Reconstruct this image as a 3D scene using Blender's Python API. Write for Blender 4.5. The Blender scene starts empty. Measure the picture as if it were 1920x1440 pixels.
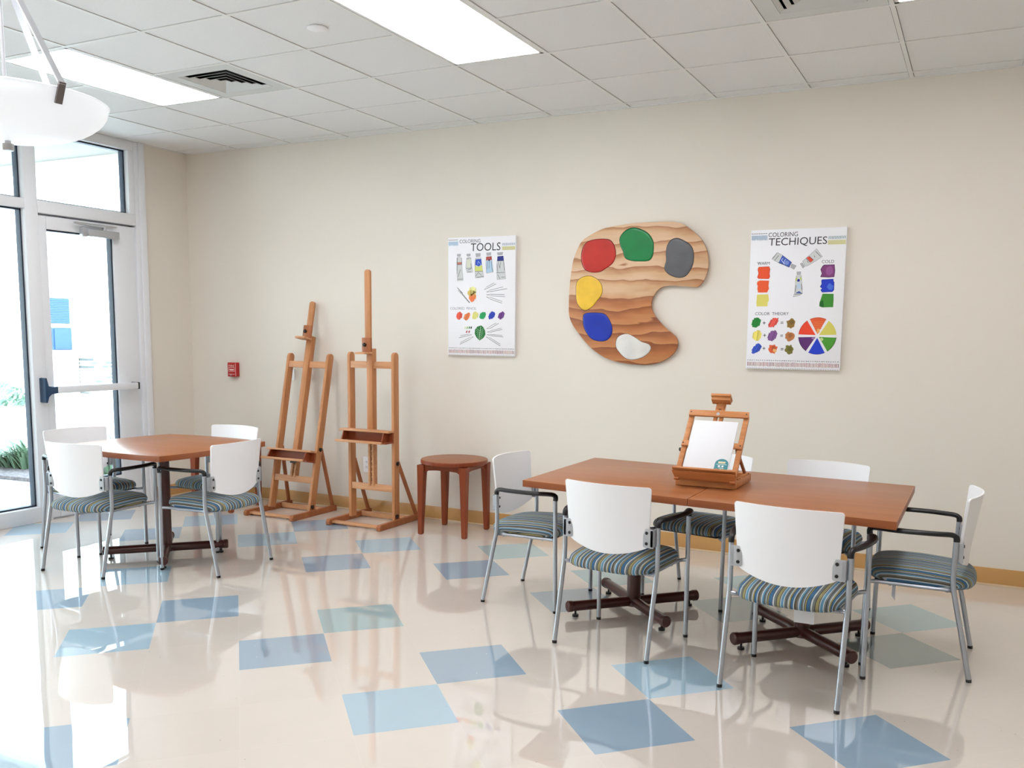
import bpy, bmesh, math, random
from mathutils import Vector, Matrix
PI = math.pi
rnd = random.Random(7)
sc = bpy.context.scene
COL = sc.collection
H = 3.0987                       # ceiling height

# ------------------------------------------------------------------ camera
FPX, YAW, PITCH, ROLL = 1694.0134, -.4585, -.1196, .012
CAM = Vector((6.5982, -6.1735, 1.5124))
PPX, PPY = 960 + 39.106, 720 + 111.398
_cy, _sy, _cp, _sp = math.cos(YAW), math.sin(YAW), math.cos(PITCH), math.sin(PITCH)
_F = Vector((_sy * _cp, _cy * _cp, _sp)); _R = Vector((_cy, -_sy, 0)); _U = _R.cross(_F)
CR = _R * math.cos(ROLL) + _U * math.sin(ROLL); CU = _R * -math.sin(ROLL) + _U * math.cos(ROLL)

def at(px, py, axis, val):
    """point where the sight line of a photo pixel meets the plane axis = val"""
    d = CR * ((px - PPX) / FPX) + CU * (-(py - PPY) / FPX) + _F
    return CAM + d * ((val - CAM[axis]) / d[axis])

cam = bpy.data.cameras.new('camera'); camo = bpy.data.objects.new('camera', cam); COL.objects.link(camo)
m3 = Matrix((CR, CU, -_F)).transposed()
camo.matrix_world = Matrix.Translation(CAM) @ m3.to_4x4()
cam.sensor_fit = 'HORIZONTAL'; cam.sensor_width = 36; cam.lens = FPX / 1920 * 36
cam.shift_x = -39.106 / 1920; cam.shift_y = 111.398 / 1920
cam.clip_start = .05; cam.clip_end = 200
sc.camera = camo

# ------------------------------------------------------------------ colours and materials
def lin(c):
    return tuple(((v / 255) / 12.92 if v / 255 <= .04045 else ((v / 255 + .055) / 1.055) ** 2.4) for v in c)
def rgba(c): return (*lin(c), 1)

def new_mat(name):
    m = bpy.data.materials.new(name); m.use_nodes = True
    nt = m.node_tree; return m, nt, nt.nodes['Principled BSDF']

def mat(name, col, rough=.5, metal=0, coat=0, noise=0, nscale=6, bump=0, bscale=60, spec=.5, stretch=None):
    m, nt, p = new_mat(name)
    p.inputs['Base Color'].default_value = rgba(col)
    p.inputs['Roughness'].default_value = rough
    p.inputs['Metallic'].default_value = metal
    p.inputs['Coat Weight'].default_value = coat
    p.inputs['Specular IOR Level'].default_value = spec
    tc = nt.nodes.new('ShaderNodeTexCoord'); mp = nt.nodes.new('ShaderNodeMapping')
    nt.links.new(tc.outputs['Object'], mp.inputs[0])
    if stretch: mp.inputs['Scale'].default_value = stretch
    if noise:
        n = nt.nodes.new('ShaderNodeTexNoise'); n.inputs['Scale'].default_value = nscale; n.inputs['Detail'].default_value = 4
        nt.links.new(mp.outputs[0], n.inputs['Vector'])
        r = nt.nodes.new('ShaderNodeMapRange'); r.inputs[1].default_value = .3; r.inputs[2].default_value = .7
        r.inputs[3].default_value = 1 - noise; r.inputs[4].default_value = 1 + noise
        nt.links.new(n.outputs[0], r.inputs[0])
        mx = nt.nodes.new('ShaderNodeVectorMath'); mx.operation = 'SCALE'
        mx.inputs[0].default_value = lin(col); nt.links.new(r.outputs[0], mx.inputs['Scale'])
        nt.links.new(mx.outputs[0], p.inputs['Base Color'])
    if bump:
        n2 = nt.nodes.new('ShaderNodeTexNoise'); n2.inputs['Scale'].default_value = bscale; n2.inputs['Detail'].default_value = 3
        nt.links.new(mp.outputs[0], n2.inputs['Vector'])
        b = nt.nodes.new('ShaderNodeBump'); b.inputs['Strength'].default_value = bump; b.inputs['Distance'].default_value = .002
        nt.links.new(n2.outputs[0], b.inputs['Height']); nt.links.new(b.outputs[0], p.inputs['Normal'])
    return m

def wood(name, c1, c2, rough=.4, axis='Z', scale=26, spec=.32, stretch=.06):
    m, nt, p = new_mat(name)
    tc = nt.nodes.new('ShaderNodeTexCoord'); mp = nt.nodes.new('ShaderNodeMapping')
    nt.links.new(tc.outputs['Object'], mp.inputs[0])
    s = [1, 1, 1]; s['XYZ'.index(axis)] = stretch; mp.inputs['Scale'].default_value = s
    n = nt.nodes.new('ShaderNodeTexNoise'); n.inputs['Scale'].default_value = scale; n.inputs['Detail'].default_value = 6
    n.inputs['Roughness'].default_value = .6; n.inputs['Distortion'].default_value = .3
    nt.links.new(mp.outputs[0], n.inputs['Vector'])
    r = nt.nodes.new('ShaderNodeValToRGB')
    r.color_ramp.elements[0].position = .3; r.color_ramp.elements[0].color = rgba(c1)
    r.color_ramp.elements[1].position = .7; r.color_ramp.elements[1].color = rgba(c2)
    nt.links.new(n.outputs[0], r.inputs[0]); nt.links.new(r.outputs[0], p.inputs['Base Color'])
    p.inputs['Roughness'].default_value = rough; p.inputs['Specular IOR Level'].default_value = spec
    return m

M = {}
M['wall'] = mat('wall_paint', (224, 217, 206), .75, noise=.012, nscale=1.5, bump=.15, bscale=220)
M['ceiling'] = mat('ceiling_tile', (226, 226, 226), .9, noise=.015, nscale=90, bump=.3, bscale=300)
M['tbar'] = mat('grid_bar', (226, 226, 224), .5)
M['dark'] = mat('dark_gap', (18, 18, 20), .9)
M['base'] = mat('vinyl_base', (196, 150, 92), .35, noise=.03, nscale=3)
M['shoe'] = mat('shoe_strip', (214, 190, 158), .35)
M['alu'] = mat('painted_aluminium', (226, 228, 232), .4)
M['gasket'] = mat('gasket', (14, 30, 52), .5)
M['steel'] = mat('brushed_steel', (190, 192, 196), .35, metal=.7)
M['darksteel'] = mat('dark_steel', (120, 112, 112), .4, metal=.8)
M['navy'] = mat('navy_plastic', (28, 60, 92), .4)
M['black'] = mat('black_plastic', (26, 23, 25), .38, spec=.4)
M['shell'] = mat('white_shell', (240, 240, 243), .38)
M['tube'] = mat('silver_tube', (176, 181, 190), .3, metal=.8)
M['bracket'] = mat('grey_bracket', (178, 181, 186), .45, metal=.3)
M['redbrown'] = mat('red_brown_enamel', (68, 30, 26), .28, coat=.2)
M['stool'] = wood('stool_wood', (118, 50, 24), (140, 66, 34), .35, 'Z', 20)
M['stooltop'] = wood('stool_top_wood', (140, 86, 54), (156, 98, 62), .38, 'X', 16)
M['top'] = wood('table_laminate', (148, 90, 52), (162, 101, 60), .30, 'X', 14, stretch=.05, spec=.22)
M['topedge'] = wood('table_edge', (138, 74, 40), (152, 86, 48), .4, 'X', 14)
M['easel'] = wood('easel_wood', (176, 116, 72), (202, 142, 96), .45, 'Z', 30)
M['easel2'] = wood('easel_wood_cross', (190, 134, 92), (214, 160, 118), .45, 'X', 30)
M['trayin'] = wood('tray_wood', (128, 58, 30), (150, 74, 40), .4, 'X', 30)
M['brace'] = wood('brace_wood', (150, 88, 52), (174, 108, 68), .45, 'Z', 30)
M['deasel'] = wood('desk_easel_wood', (176, 112, 66), (202, 138, 88), .45, 'X', 60)
M['white'] = mat('white_plastic', (238, 238, 240), .4)
M['panel'] = mat('poster_canvas', (238, 238, 243), .8, bump=.15, bscale=900)
M['canvas'] = mat('canvas_board', (222, 222, 226), .8, bump=.2, bscale=900)
M['paper'] = mat('paper', (236, 236, 240), .8)
M['red'] = mat('red_enamel', (176, 22, 22), .35)
M['diffgrey'] = mat('diffuser_grey', (205, 207, 205), .5)
M['concrete'] = mat('pavement', (206, 206, 204), .85, noise=.04, nscale=4)
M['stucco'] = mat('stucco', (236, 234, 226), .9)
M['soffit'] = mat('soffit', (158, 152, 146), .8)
M['shutter'] = mat('shutter_blue', (48, 78, 118), .6)
M['mulch'] = mat('mulch', (110, 100, 100), .95, noise=.5, nscale=30)
M['leaf'] = mat('leaf_green', (104, 128, 100), .6, noise=.25, nscale=8)
M['shrub'] = mat('shrub_green', (120, 150, 130), .7, noise=.2, nscale=8)

# artwork: each face carries the colour it was printed in
def print_mat():
    m, nt, p = new_mat('printed_ink')
    a = nt.nodes.new('ShaderNodeAttribute'); a.attribute_name = 'ink'
    nt.links.new(a.outputs['Color'], p.inputs['Base Color']); p.inputs['Roughness'].default_value = .7
    return m
M['ink'] = print_mat()

def glass_mat():
    m = bpy.data.materials.new('window_glass'); m.use_nodes = True; nt = m.node_tree; nt.nodes.clear()
    o = nt.nodes.new('ShaderNodeOutputMaterial'); mix = nt.nodes.new('ShaderNodeMixShader')
    t = nt.nodes.new('ShaderNodeBsdfTransparent'); t.inputs[0].default_value = (.93, .97, .97, 1)
    g = nt.nodes.new('ShaderNodeBsdfGlossy'); g.inputs['Roughness'].default_value = .01
    f = nt.nodes.new('ShaderNodeFresnel'); f.inputs[0].default_value = 1.3
    nt.links.new(f.outputs[0], mix.inputs[0]); nt.links.new(t.outputs[0], mix.inputs[1]); nt.links.new(g.outputs[0], mix.inputs[2])
    nt.links.new(mix.outputs[0], o.inputs[0]); return m
M['glass'] = glass_mat()

def lamp_mat(name, col, s):
    m, nt, p = new_mat(name)
    p.inputs['Base Color'].default_value = (.9, .9, .9, 1)
    p.inputs['Emission Color'].default_value = (*col, 1); p.inputs['Emission Strength'].default_value = s
    return m
M['lamp'] = lamp_mat('lit_diffuser', (.99, .985, 1.01), 10.4)

def bowl_mat():
    m, nt, p = new_mat('frosted_glass_bowl')
    p.inputs['Base Color'].default_value = (.78, .82, .88, 1); p.inputs['Roughness'].default_value = .35
    p.inputs['Emission Color'].default_value = (.9, .95, 1, 1); p.inputs['Emission Strength'].default_value = .3
    p.inputs['Subsurface Weight'].default_value = 0
    return m
M['bowl'] = bowl_mat()

# striped upholstery: bands run front to back, colour chosen from the local x
def stripes(name, shift=0):
    m, nt, p = new_mat(name)
    tc = nt.nodes.new('ShaderNodeTexCoord'); sp = nt.nodes.new('ShaderNodeSeparateXYZ')
    nt.links.new(tc.outputs['UV'], sp.inputs[0])
    md = nt.nodes.new('ShaderNodeMath'); md.operation = 'MULTIPLY_ADD'; md.inputs[1].default_value = 1 / .155; md.inputs[2].default_value = 7.3 + shift
    nt.links.new(sp.outputs[0], md.inputs[0])
    fr = nt.nodes.new('ShaderNodeMath'); fr.operation = 'FRACT'; nt.links.new(md.outputs[0], fr.inputs[0])
    r = nt.nodes.new('ShaderNodeValToRGB'); r.color_ramp.interpolation = 'CONSTANT'
    blue, dk, pale, grey, olive, teal, lt, br = (56, 100, 138), (40, 42, 46), (184, 193, 196), (106, 110, 108), (144, 136, 92), (84, 134, 164), (168, 180, 184), (92, 82, 62)
    seq = [(blue, 3), (dk, .7), (pale, 1.4), (grey, 2.4), (dk, .6), (olive, 2.8), (dk, .6), (lt, 1.1), (teal, 2.2), (pale, .9), (grey, 1.6), (dk, .6), (grey, 1.5),
           (pale, .9), (olive, 1.4), (dk, .6), (blue, 2.2), (lt, 1.3), (dk, .6), (br, 1.6), (grey, 1.6), (pale, 1), (teal, 1.8), (dk, .7), (grey, 1.6), (lt, .8), (dk, .8), (olive, 1.2), (dk, .5)]
    tot = sum(w for _, w in seq); pos = 0; els = r.color_ramp.elements
    for i, (c, w) in enumerate(seq):
        e = els[i] if i < 2 else els.new(min(pos / tot, .999))
        e.position = pos / tot; e.color = rgba(c); pos += w
    nt.links.new(fr.outputs[0], r.inputs[0]); nt.links.new(r.outputs[0], p.inputs['Base Color'])
    p.inputs['Roughness'].default_value = .85
    n = nt.nodes.new('ShaderNodeTexNoise'); n.inputs['Scale'].default_value = 700; nt.links.new(tc.outputs['Object'], n.inputs['Vector'])
    b = nt.nodes.new('ShaderNodeBump'); b.inputs['Strength'].default_value = .3; b.inputs['Distance'].default_value = .001
    nt.links.new(n.outputs[0], b.inputs['Height']); nt.links.new(b.outputs[0], p.inputs['Normal'])
    return m
M['fabric'] = stripes('striped_fabric')

# ------------------------------------------------------------------ mesh building
class MB:
    def __init__(s): s.bm = bmesh.new()
    def add(s, verts, faces, mi=0, mx=None):
        vs = [s.bm.verts.new(mx @ Vector(v) if mx else Vector(v)) for v in verts]
        out = []
        for f in faces:
            try:
                fc = s.bm.faces.new([vs[i] for i in f]); fc.material_index = mi; out.append(fc)
            except ValueError: pass
        return vs, out
    def box(s, x0, x1, y0, y1, z0, z1, bev=0, mi=0, mx=None, seg=2):
        t = bmesh.new(); bmesh.ops.create_cube(t, size=1)
        for v in t.verts: v.co = Vector(((x0 + x1) / 2 + v.co.x * (x1 - x0), (y0 + y1) / 2 + v.co.y * (y1 - y0), (z0 + z1) / 2 + v.co.z * (z1 - z0)))
        if bev: bmesh.ops.bevel(t, geom=t.edges[:], offset=bev, segments=seg, affect='EDGES', profile=.5)
        s.merge(t, mi, mx); return s
    def merge(s, t, mi=0, mx=None):
        t.verts.index_update()
        s.add([v.co.copy() for v in t.verts], [[v.index for v in f.verts] for f in t.faces], mi, mx); t.free()
    def bar(s, p, q, w, d, up=(0, 1, 0), bev=0, mi=0, mx=None):
        """beam from p to q; w across, d along 'up'"""
        p, q = Vector(p), Vector(q); z = (q - p); L = z.length; z.normalize()
        y = Vector(up); y = (y - z * y.dot(z)).normalized(); x = y.cross(z)
        R = Matrix((x, y, z)).transposed().to_4x4(); m = Matrix.Translation(p) @ R
        if mx: m = mx @ m
        return s.box(-w / 2, w / 2, -d / 2, d / 2, 0, L, bev, mi, m)
    def tube(s, pts, r, n=12, mi=0, mx=None, flat=None, cap=True):
        """swept round tube; r may be a list; flat=(a,b) squashes section (a across horizontally, b vertical)"""
        pts = [Vector(p) for p in pts]; rs = r if isinstance(r, (list, tuple)) else [r] * len(pts)
        rings = []; px = None
        for i, p in enumerate(pts):
            t = (pts[min(i + 1, len(pts) - 1)] - pts[max(i - 1, 0)]).normalized()
            if px is None:
                a = Vector((0, 0, 1)) if abs(t.z) < .9 else Vector((1, 0, 0)); px = t.cross(a).normalized()
            else: px = (px - t * px.dot(t)).normalized()
            py = t.cross(px)
            rings.append([p + (px * math.cos(2 * PI * k / n) * (flat[0] if flat else 1) + py * math.sin(2 * PI * k / n) * (flat[1] if flat else 1)) * rs[i] for k in range(n)])
        v = [c for rg in rings for c in rg]; f = []
        for i in range(len(rings) - 1):
            for k in range(n): f.append((i * n + k, i * n + (k + 1) % n, (i + 1) * n + (k + 1) % n, (i + 1) * n + k))
        if cap: f.append(list(range(n))[::-1]); f.append([(len(rings) - 1) * n + k for k in range(n)])
        s.add(v, f, mi, mx); return s
    def cyl(s, p, q, r, n=20, r2=None, mi=0, mx=None): return s.tube([p, q], [r, r if r2 is None else r2], n, mi, mx)
    def lathe(s, prof, n=48, mi=0, mx=None, caps=True):
        v = []; f = []
        for (r, z) in prof:
            for k in range(n): v.append((r * math.cos(2 * PI * k / n), r * math.sin(2 * PI * k / n), z))
        for i in range(len(prof) - 1):
            for k in range(n): f.append((i * n + k, i * n + (k + 1) % n, (i + 1) * n + (k + 1) % n, (i + 1) * n + k))
        if caps: f.append(list(range(n))[::-1]); f.append([(len(prof) - 1) * n + k for k in range(n)])
        s.add(v, f, mi, mx); return s
    def prism(s, poly, lo, hi, axis='z', bev=0, mi=0, mx=None):
        """poly in the plane across 'axis', extruded lo..hi"""
        t = bmesh.new()
        def P(a, b, c): return {'z': (a, b, c), 'y': (a, c, b), 'x': (c, a, b)}[axis]
        vs = [t.verts.new(P(a, b, lo)) for a, b in poly]; f = t.faces.new(vs)
        r = bmesh.ops.extrude_face_region(t, geom=[f])
        ax = 'xyz'.index(axis)
        for g in r['geom']:
            if isinstance(g, bmesh.types.BMVert): g.co[ax] = hi
        bmesh.ops.recalc_face_normals(t, faces=t.faces[:])
        if bev:
            es = [e for e in t.edges if abs(e.verts[0].co[ax] - e.verts[1].co[ax]) < 1e-6]
            bmesh.ops.bevel(t, geom=es, offset=bev, segments=2, affect='EDGES', profile=.5)
        s.merge(t, mi, mx); return s
    def build(s, name, m, parent=None, smooth=True, ang=35, tri=False):
        bmesh.ops.recalc_face_normals(s.bm, faces=s.bm.faces[:]) if not tri else None
        me = bpy.data.meshes.new(name); s.bm.to_mesh(me); s.bm.free()
        for x in (m if isinstance(m, (list, tuple)) else [m]): me.materials.append(x)
        if smooth:
            me.polygons.foreach_set('use_smooth', [True] * len(me.polygons))
            me.set_sharp_from_angle(angle=math.radians(ang))
        o = bpy.data.objects.new(name, me); COL.objects.link(o)
        if parent: o.parent = parent
        return o

def tag(o, label=None, cat=None, group=None, kind=None):
    if label: o['label'] = label
    if cat: o['category'] = cat
    if group: o['group'] = group
    if kind: o['kind'] = kind
    return o
def thing(name, label, cat, loc=(0, 0, 0), rz=0, group=None, kind=None):
    o = bpy.data.objects.new(name, None); COL.objects.link(o); o.location = loc; o.rotation_euler = (0, 0, rz)
    o.empty_display_size = .1
    return tag(o, label, cat, group, kind)
def struct(o, label=None): o['kind'] = 'structure'; (o.__setitem__('label', label) if label else None); return o
def copy_tree(o, parent=None):
    kids = list(o.children); c = o.copy(); COL.objects.link(c); c.parent = parent
    for k in kids: copy_tree(k, c)
    return c

# ------------------------------------------------------------------ floor
S = .4086; A45 = .7755; FO = Vector((4.2738, -3.2538))
BLUE = {(0, 0): 1, (1, -1): 0, (-1, -2): 0, (0, -3): 2, (2, 1): 0, (3, 0): 1, (-3, -3): 1, (-2, -4): 0, (4, 2): 0, (3, 3): 1, (0, -6): 0, (1, -7): 1,
        (2, -5): 0, (3, -6): 2, (6, 0): 3, (7, -1): 2, (-1, -8): 1, (0, -9): 0, (-4, -5): 0, (-3, -6): 1, (-3, -9): 0, (-2, -10): 1, (-4, -11): 0,
        (-5, -10): 1, (-3, 0): 0, (-4, 1): 1, (3, -3): 0, (4, -4): 2, (5, -2): 3, (6, -3): 2, (9, 1): 0, (10, 0): 1, (8, 4): 1, (9, 3): 0, (-6, -1): 1, (-5, -2): 0,
        (1, 6): 0, (2, 5): 1, (-2, 5): 1, (-1, 4): 0, (6, 6): 1, (7, 5): 0}
TONE = [(142, 166, 186), (160, 190, 208), (158, 186, 190), (134, 150, 150)]
RX0, RX1, RY0, RY1 = 0, 9.6, -9.4, 0
bm = bmesh.new(); layer = bm.loops.layers.float_color.new('tile'); uvl = bm.loops.layers.uv.new('uv')
ca, sa = math.cos(A45), math.sin(A45)
for i in range(-22, 26):
    for j in range(-26, 26):
        pts = []
        for u, v in ((0, 0), (1, 0), (1, 1), (0, 1)):
            I, J = (i + u) * S, (j + v) * S
            pts.append((FO.x + I * ca + J * sa, FO.y + I * sa - J * ca))
        if max(p[0] for p in pts) < RX0 or min(p[0] for p in pts) > RX1 or max(p[1] for p in pts) < RY0 or min(p[1] for p in pts) > RY1: continue
        f = bm.faces.new([bm.verts.new((a, b, 0)) for a, b in pts[::-1]])
        c = lin(TONE[BLUE[(i, j)]]) if (i, j) in BLUE else lin((213, 203, 193))
        k = 1 + rnd.uniform(-.02, .02)
        for lp, uv in zip(f.loops, ((0, 1), (1, 1), (1, 0), (0, 0))): lp[layer] = (c[0] * k, c[1] * k, c[2] * k, 1); lp[uvl].uv = uv
for co, no in (((RX0, 0, 0), (-1, 0, 0)), ((RX1, 0, 0), (1, 0, 0)), ((0, RY0, 0), (0, -1, 0)), ((0, RY1, 0), (0, 1, 0))):
    bmesh.ops.bisect_plane(bm, geom=bm.verts[:] + bm.edges[:] + bm.faces[:], plane_co=co, plane_no=no, clear_outer=True)
me = bpy.data.meshes.new('floor'); bm.to_mesh(me); bm.free()
fm, nt, p = new_mat('vinyl_tile_floor')
at_ = nt.nodes.new('ShaderNodeAttribute'); at_.attribute_name = 'tile'
tc = nt.nodes.new('ShaderNodeTexCoord')
uvn = nt.nodes.new('ShaderNodeSeparateXYZ'); nt.links.new(tc.outputs['UV'], uvn.inputs[0])
def edge(sock):
    a = nt.nodes.new('ShaderNodeMath'); a.operation = 'SUBTRACT'; a.inputs[1].default_value = .5; nt.links.new(sock, a.inputs[0])
    b = nt.nodes.new('ShaderNodeMath'); b.operation = 'ABSOLUTE'; nt.links.new(a.outputs[0], b.inputs[0]); return b.outputs[0]
mxn = nt.nodes.new('ShaderNodeMath'); mxn.operation = 'MAXIMUM'; nt.links.new(edge(uvn.outputs[0]), mxn.inputs[0]); nt.links.new(edge(uvn.outputs[1]), mxn.inputs[1])
seam = nt.nodes.new('ShaderNodeMapRange'); seam.inputs[1].default_value = .4965; seam.inputs[2].default_value = .4995; nt.links.new(mxn.outputs[0], seam.inputs[0])
vo = nt.nodes.new('ShaderNodeTexVoronoi'); vo.inputs['Scale'].default_value = 26; nt.links.new(tc.outputs['Object'], vo.inputs['Vector'])
sp1 = nt.nodes.new('ShaderNodeMapRange'); sp1.inputs[1].default_value = .075; sp1.inputs[2].default_value = .045; nt.links.new(vo.outputs['Distance'], sp1.inputs[0])
vsep = nt.nodes.new('ShaderNodeSeparateColor'); nt.links.new(vo.outputs['Color'], vsep.inputs[0])
gate = nt.nodes.new('ShaderNodeMath'); gate.operation = 'GREATER_THAN'; gate.inputs[1].default_value = .72; nt.links.new(vsep.outputs[0], gate.inputs[0])
spk = nt.nodes.new('ShaderNodeMath'); spk.operation = 'MULTIPLY'; nt.links.new(sp1.outputs[0], spk.inputs[0]); nt.links.new(gate.outputs[0], spk.inputs[1])
spc = nt.nodes.new('ShaderNodeMix'); spc.data_type = 'RGBA'; spc.inputs['A'].default_value = rgba((120, 105, 92)); spc.inputs['B'].default_value = rgba((240, 238, 232))
nt.links.new(vsep.outputs[1], spc.inputs['Factor'])
no1 = nt.nodes.new('ShaderNodeTexNoise'); no1.inputs['Scale'].default_value = 2.2; no1.inputs['Detail'].default_value = 5; nt.links.new(tc.outputs['Object'], no1.inputs['Vector'])
mr = nt.nodes.new('ShaderNodeMapRange'); mr.inputs[3].default_value = .95; mr.inputs[4].default_value = 1.05; nt.links.new(no1.outputs[0], mr.inputs[0])
vm = nt.nodes.new('ShaderNodeVectorMath'); vm.operation = 'SCALE'; nt.links.new(at_.outputs['Color'], vm.inputs[0]); nt.links.new(mr.outputs[0], vm.inputs['Scale'])
m1 = nt.nodes.new('ShaderNodeMix'); m1.data_type = 'RGBA'; nt.links.new(spk.outputs[0], m1.inputs['Factor']); nt.links.new(vm.outputs[0], m1.inputs['A']); nt.links.new(spc.outputs['Result'], m1.inputs['B'])
m2 = nt.nodes.new('ShaderNodeMix'); m2.data_type = 'RGBA'; sf = nt.nodes.new('ShaderNodeMath'); sf.operation = 'MULTIPLY'; sf.inputs[1].default_value = .25; nt.links.new(seam.outputs[0], sf.inputs[0])
nt.links.new(sf.outputs[0], m2.inputs['Factor']); nt.links.new(m1.outputs['Result'], m2.inputs['A']); m2.inputs['B'].default_value = rgba((236, 228, 216))
nt.links.new(m2.outputs['Result'], p.inputs['Base Color'])
p.inputs['Roughness'].default_value = .5; p.inputs['Coat Weight'].default_value = 1; p.inputs['Coat Roughness'].default_value = .012; p.inputs['Coat IOR'].default_value = 2.4
nb = nt.nodes.new('ShaderNodeTexNoise'); nb.inputs['Scale'].default_value = 3.5; nb.inputs['Detail'].default_value = 2; nt.links.new(tc.outputs['Object'], nb.inputs['Vector'])
bu = nt.nodes.new('ShaderNodeBump'); bu.inputs['Strength'].default_value = .07; bu.inputs['Distance'].default_value = .006
nt.links.new(nb.outputs[0], bu.inputs['Height']); nt.links.new(bu.outputs[0], p.inputs['Coat Normal'])
me.materials.append(fm); fl = bpy.data.objects.new('floor', me); COL.objects.link(fl)
struct(fl, 'glossy beige vinyl tile floor laid diagonally with scattered blue tiles')
b = MB(); b.box(-.15, RX1 + .15, RY0 - .15, .15, -.2, -.004); slab = b.build('floor', M['concrete']); struct(slab)

# ------------------------------------------------------------------ walls
b = MB(); b.box(-.15, RX1 + .15, 0, .15, -.004, H + .1); struct(b.build('wall_back', M['wall']), 'long beige painted wall with posters and palette')
b = MB(); b.box(-.15, 0, -.5, 0, -.004, H + .1); struct(b.build('wall_left', M['wall']), 'narrow beige strip of wall between the glass door and corner')
GY = -4.95
b = MB(); b.box(-.15, 0, RY0, GY, -.004, H + .1); struct(b.build('wall_left', M['wall']))
b = MB(); b.box(RX1, RX1 + .15, RY0, 0, -.004, H + .1); struct(b.build('wall_right', M['wall']))
b = MB(); b.box(-.15, RX1 + .15, RY0 - .15, RY0, -.004, H + .1); struct(b.build('wall_front', M['wall']))
def baseboard(name, x0, x1, y0, y1, nx, ny):
    b = MB(); t = .008
    b.box(x0 + (nx < 0) * 0, x1, y0, y1, .012, .112, .003, 0)
    b.box(x0 - .0 if ny else x0, x1 + (.004 if nx else 0), y0 - (.004 if ny else 0), y1, 0, .014, .002, 1)
    return struct(b.build(name, [M['base'], M['shoe']]))
baseboard('baseboard_back', 0, RX1, -.009, 0, 0, 1)
baseboard('baseboard_left', 0, .009, -.5, -.009, 1, 0)
baseboard('baseboard_left', 0, .009, RY0, GY, 1, 0)

# ------------------------------------------------------------------ ceiling grid
GX, GYO, P6 = .6201, -.1308, .6096
light_cells = [(c, r) for c in (1, 5, 9) for r in (2, 7, 12) if (c, r) != (9, 12)]
vent_cells = {(2, 2), (8, 2)}
used = set(vent_cells)
for c, r in light_cells: used |= {(c, r), (c, r + 1)}
b = MB(); g = MB()
xs = [0] + [GX + i * P6 for i in range(-1, 15) if 0 < GX + i * P6 < RX1] + [RX1]
ys = [0] + [GYO - j * P6 for j in range(0, 16) if GYO - j * P6 > RY0] + [RY0]
for i in range(len(xs) - 1):
    for j in range(len(ys) - 1):
        ci = round((xs[i] - GX) / P6) if i else -2
        cj = round((GYO - ys[j]) / P6) if j else -1
        if i == 0 and xs[1] - xs[0] < .05: ci = -2
        if (ci, cj) in used: continue
        e = .0145
        b.add([(xs[i] + e, ys[j] - e, H + .002), (xs[i + 1] - e, ys[j] - e, H + .002), (xs[i + 1] - e, ys[j + 1] + e, H + .002), (xs[i] + e, ys[j + 1] + e, H + .002)], [(0, 1, 2, 3)])
b.box(-.1, RX1 + .1, RY0 - .1, .1, H + .12, H + .2, mi=1)
co = b.build('ceiling', [M['ceiling'], M['dark']], smooth=False); struct(co, 'white suspended ceiling of square acoustic tiles')
for x in xs: g.box(x - .0115, x + .0115, RY0, 0, H - .002, H + .012) if 0 < x < RX1 else None
for j, y in enumerate(ys):
    if not RY0 < y < 0: continue
    # cross bars stop where a two-cell light panel spans them
    segs = [(0, RX1)]
    for c, rr in light_cells:
        if abs(y - (GYO - (rr + 1) * P6)) < .01:
            a_, b_ = GX + c * P6, GX + (c + 1) * P6; segs = [q for (u, v) in segs for q in ((u, min(v, a_)), (max(u, b_), v)) if q[1] - q[0] > .01] 
    for u, v in segs: g.box(u, v, y - .0115, y + .0115, H - .0015, H + .012)
for x0, x1, y0, y1 in ((0, RX1, -.02, 0), (0, RX1, RY0, RY0 + .02), (0, .02, RY0, 0), (RX1 - .02, RX1, RY0, 0)): g.box(x0, x1, y0, y1, H - .003, H + .004)
struct(g.build('trim_1', M['tbar'], smooth=False), 'white metal grid that carries the ceiling tiles')

NL = {(1, 2): 'lit rectangular ceiling panel at the far left behind the hanging bowl lamp', (5, 2): 'large lit rectangular ceiling panel at the top centre of the room',
      (9, 2): 'lit ceiling panel just peeking in at the top right edge'}
for c, r in light_cells:
    x0, x1 = GX + c * P6, GX + (c + 1) * P6; y1, y0 = GYO - r * P6, GYO - (r + 2) * P6
    if x1 > RX1: continue
    t = thing('ceiling_light', NL.get((c, r), 'lit rectangular ceiling panel behind the camera side of the room'), 'ceiling light', ((x0 + x1) / 2, (y0 + y1) / 2, H), 0, 'recessed ceiling light panels')
    hx, hy = (x1 - x0) / 2 - .0145, (y1 - y0) / 2 - .0145
    f = MB()
    for a0, a1, b0, b1 in ((-hx, -hx + .018, -hy, hy), (hx - .018, hx, -hy, hy), (-hx, hx, -hy, -hy + .018), (-hx, hx, hy - .018, hy)): f.box(a0, a1, b0, b1, -.001, .03)
    f.build('frame', M['tbar'], t)
    d = MB(); d.box(-hx + .018, hx - .018, -hy + .018, hy - .018, .004, .012); d.build('diffuser', M['lamp'], t)

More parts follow.
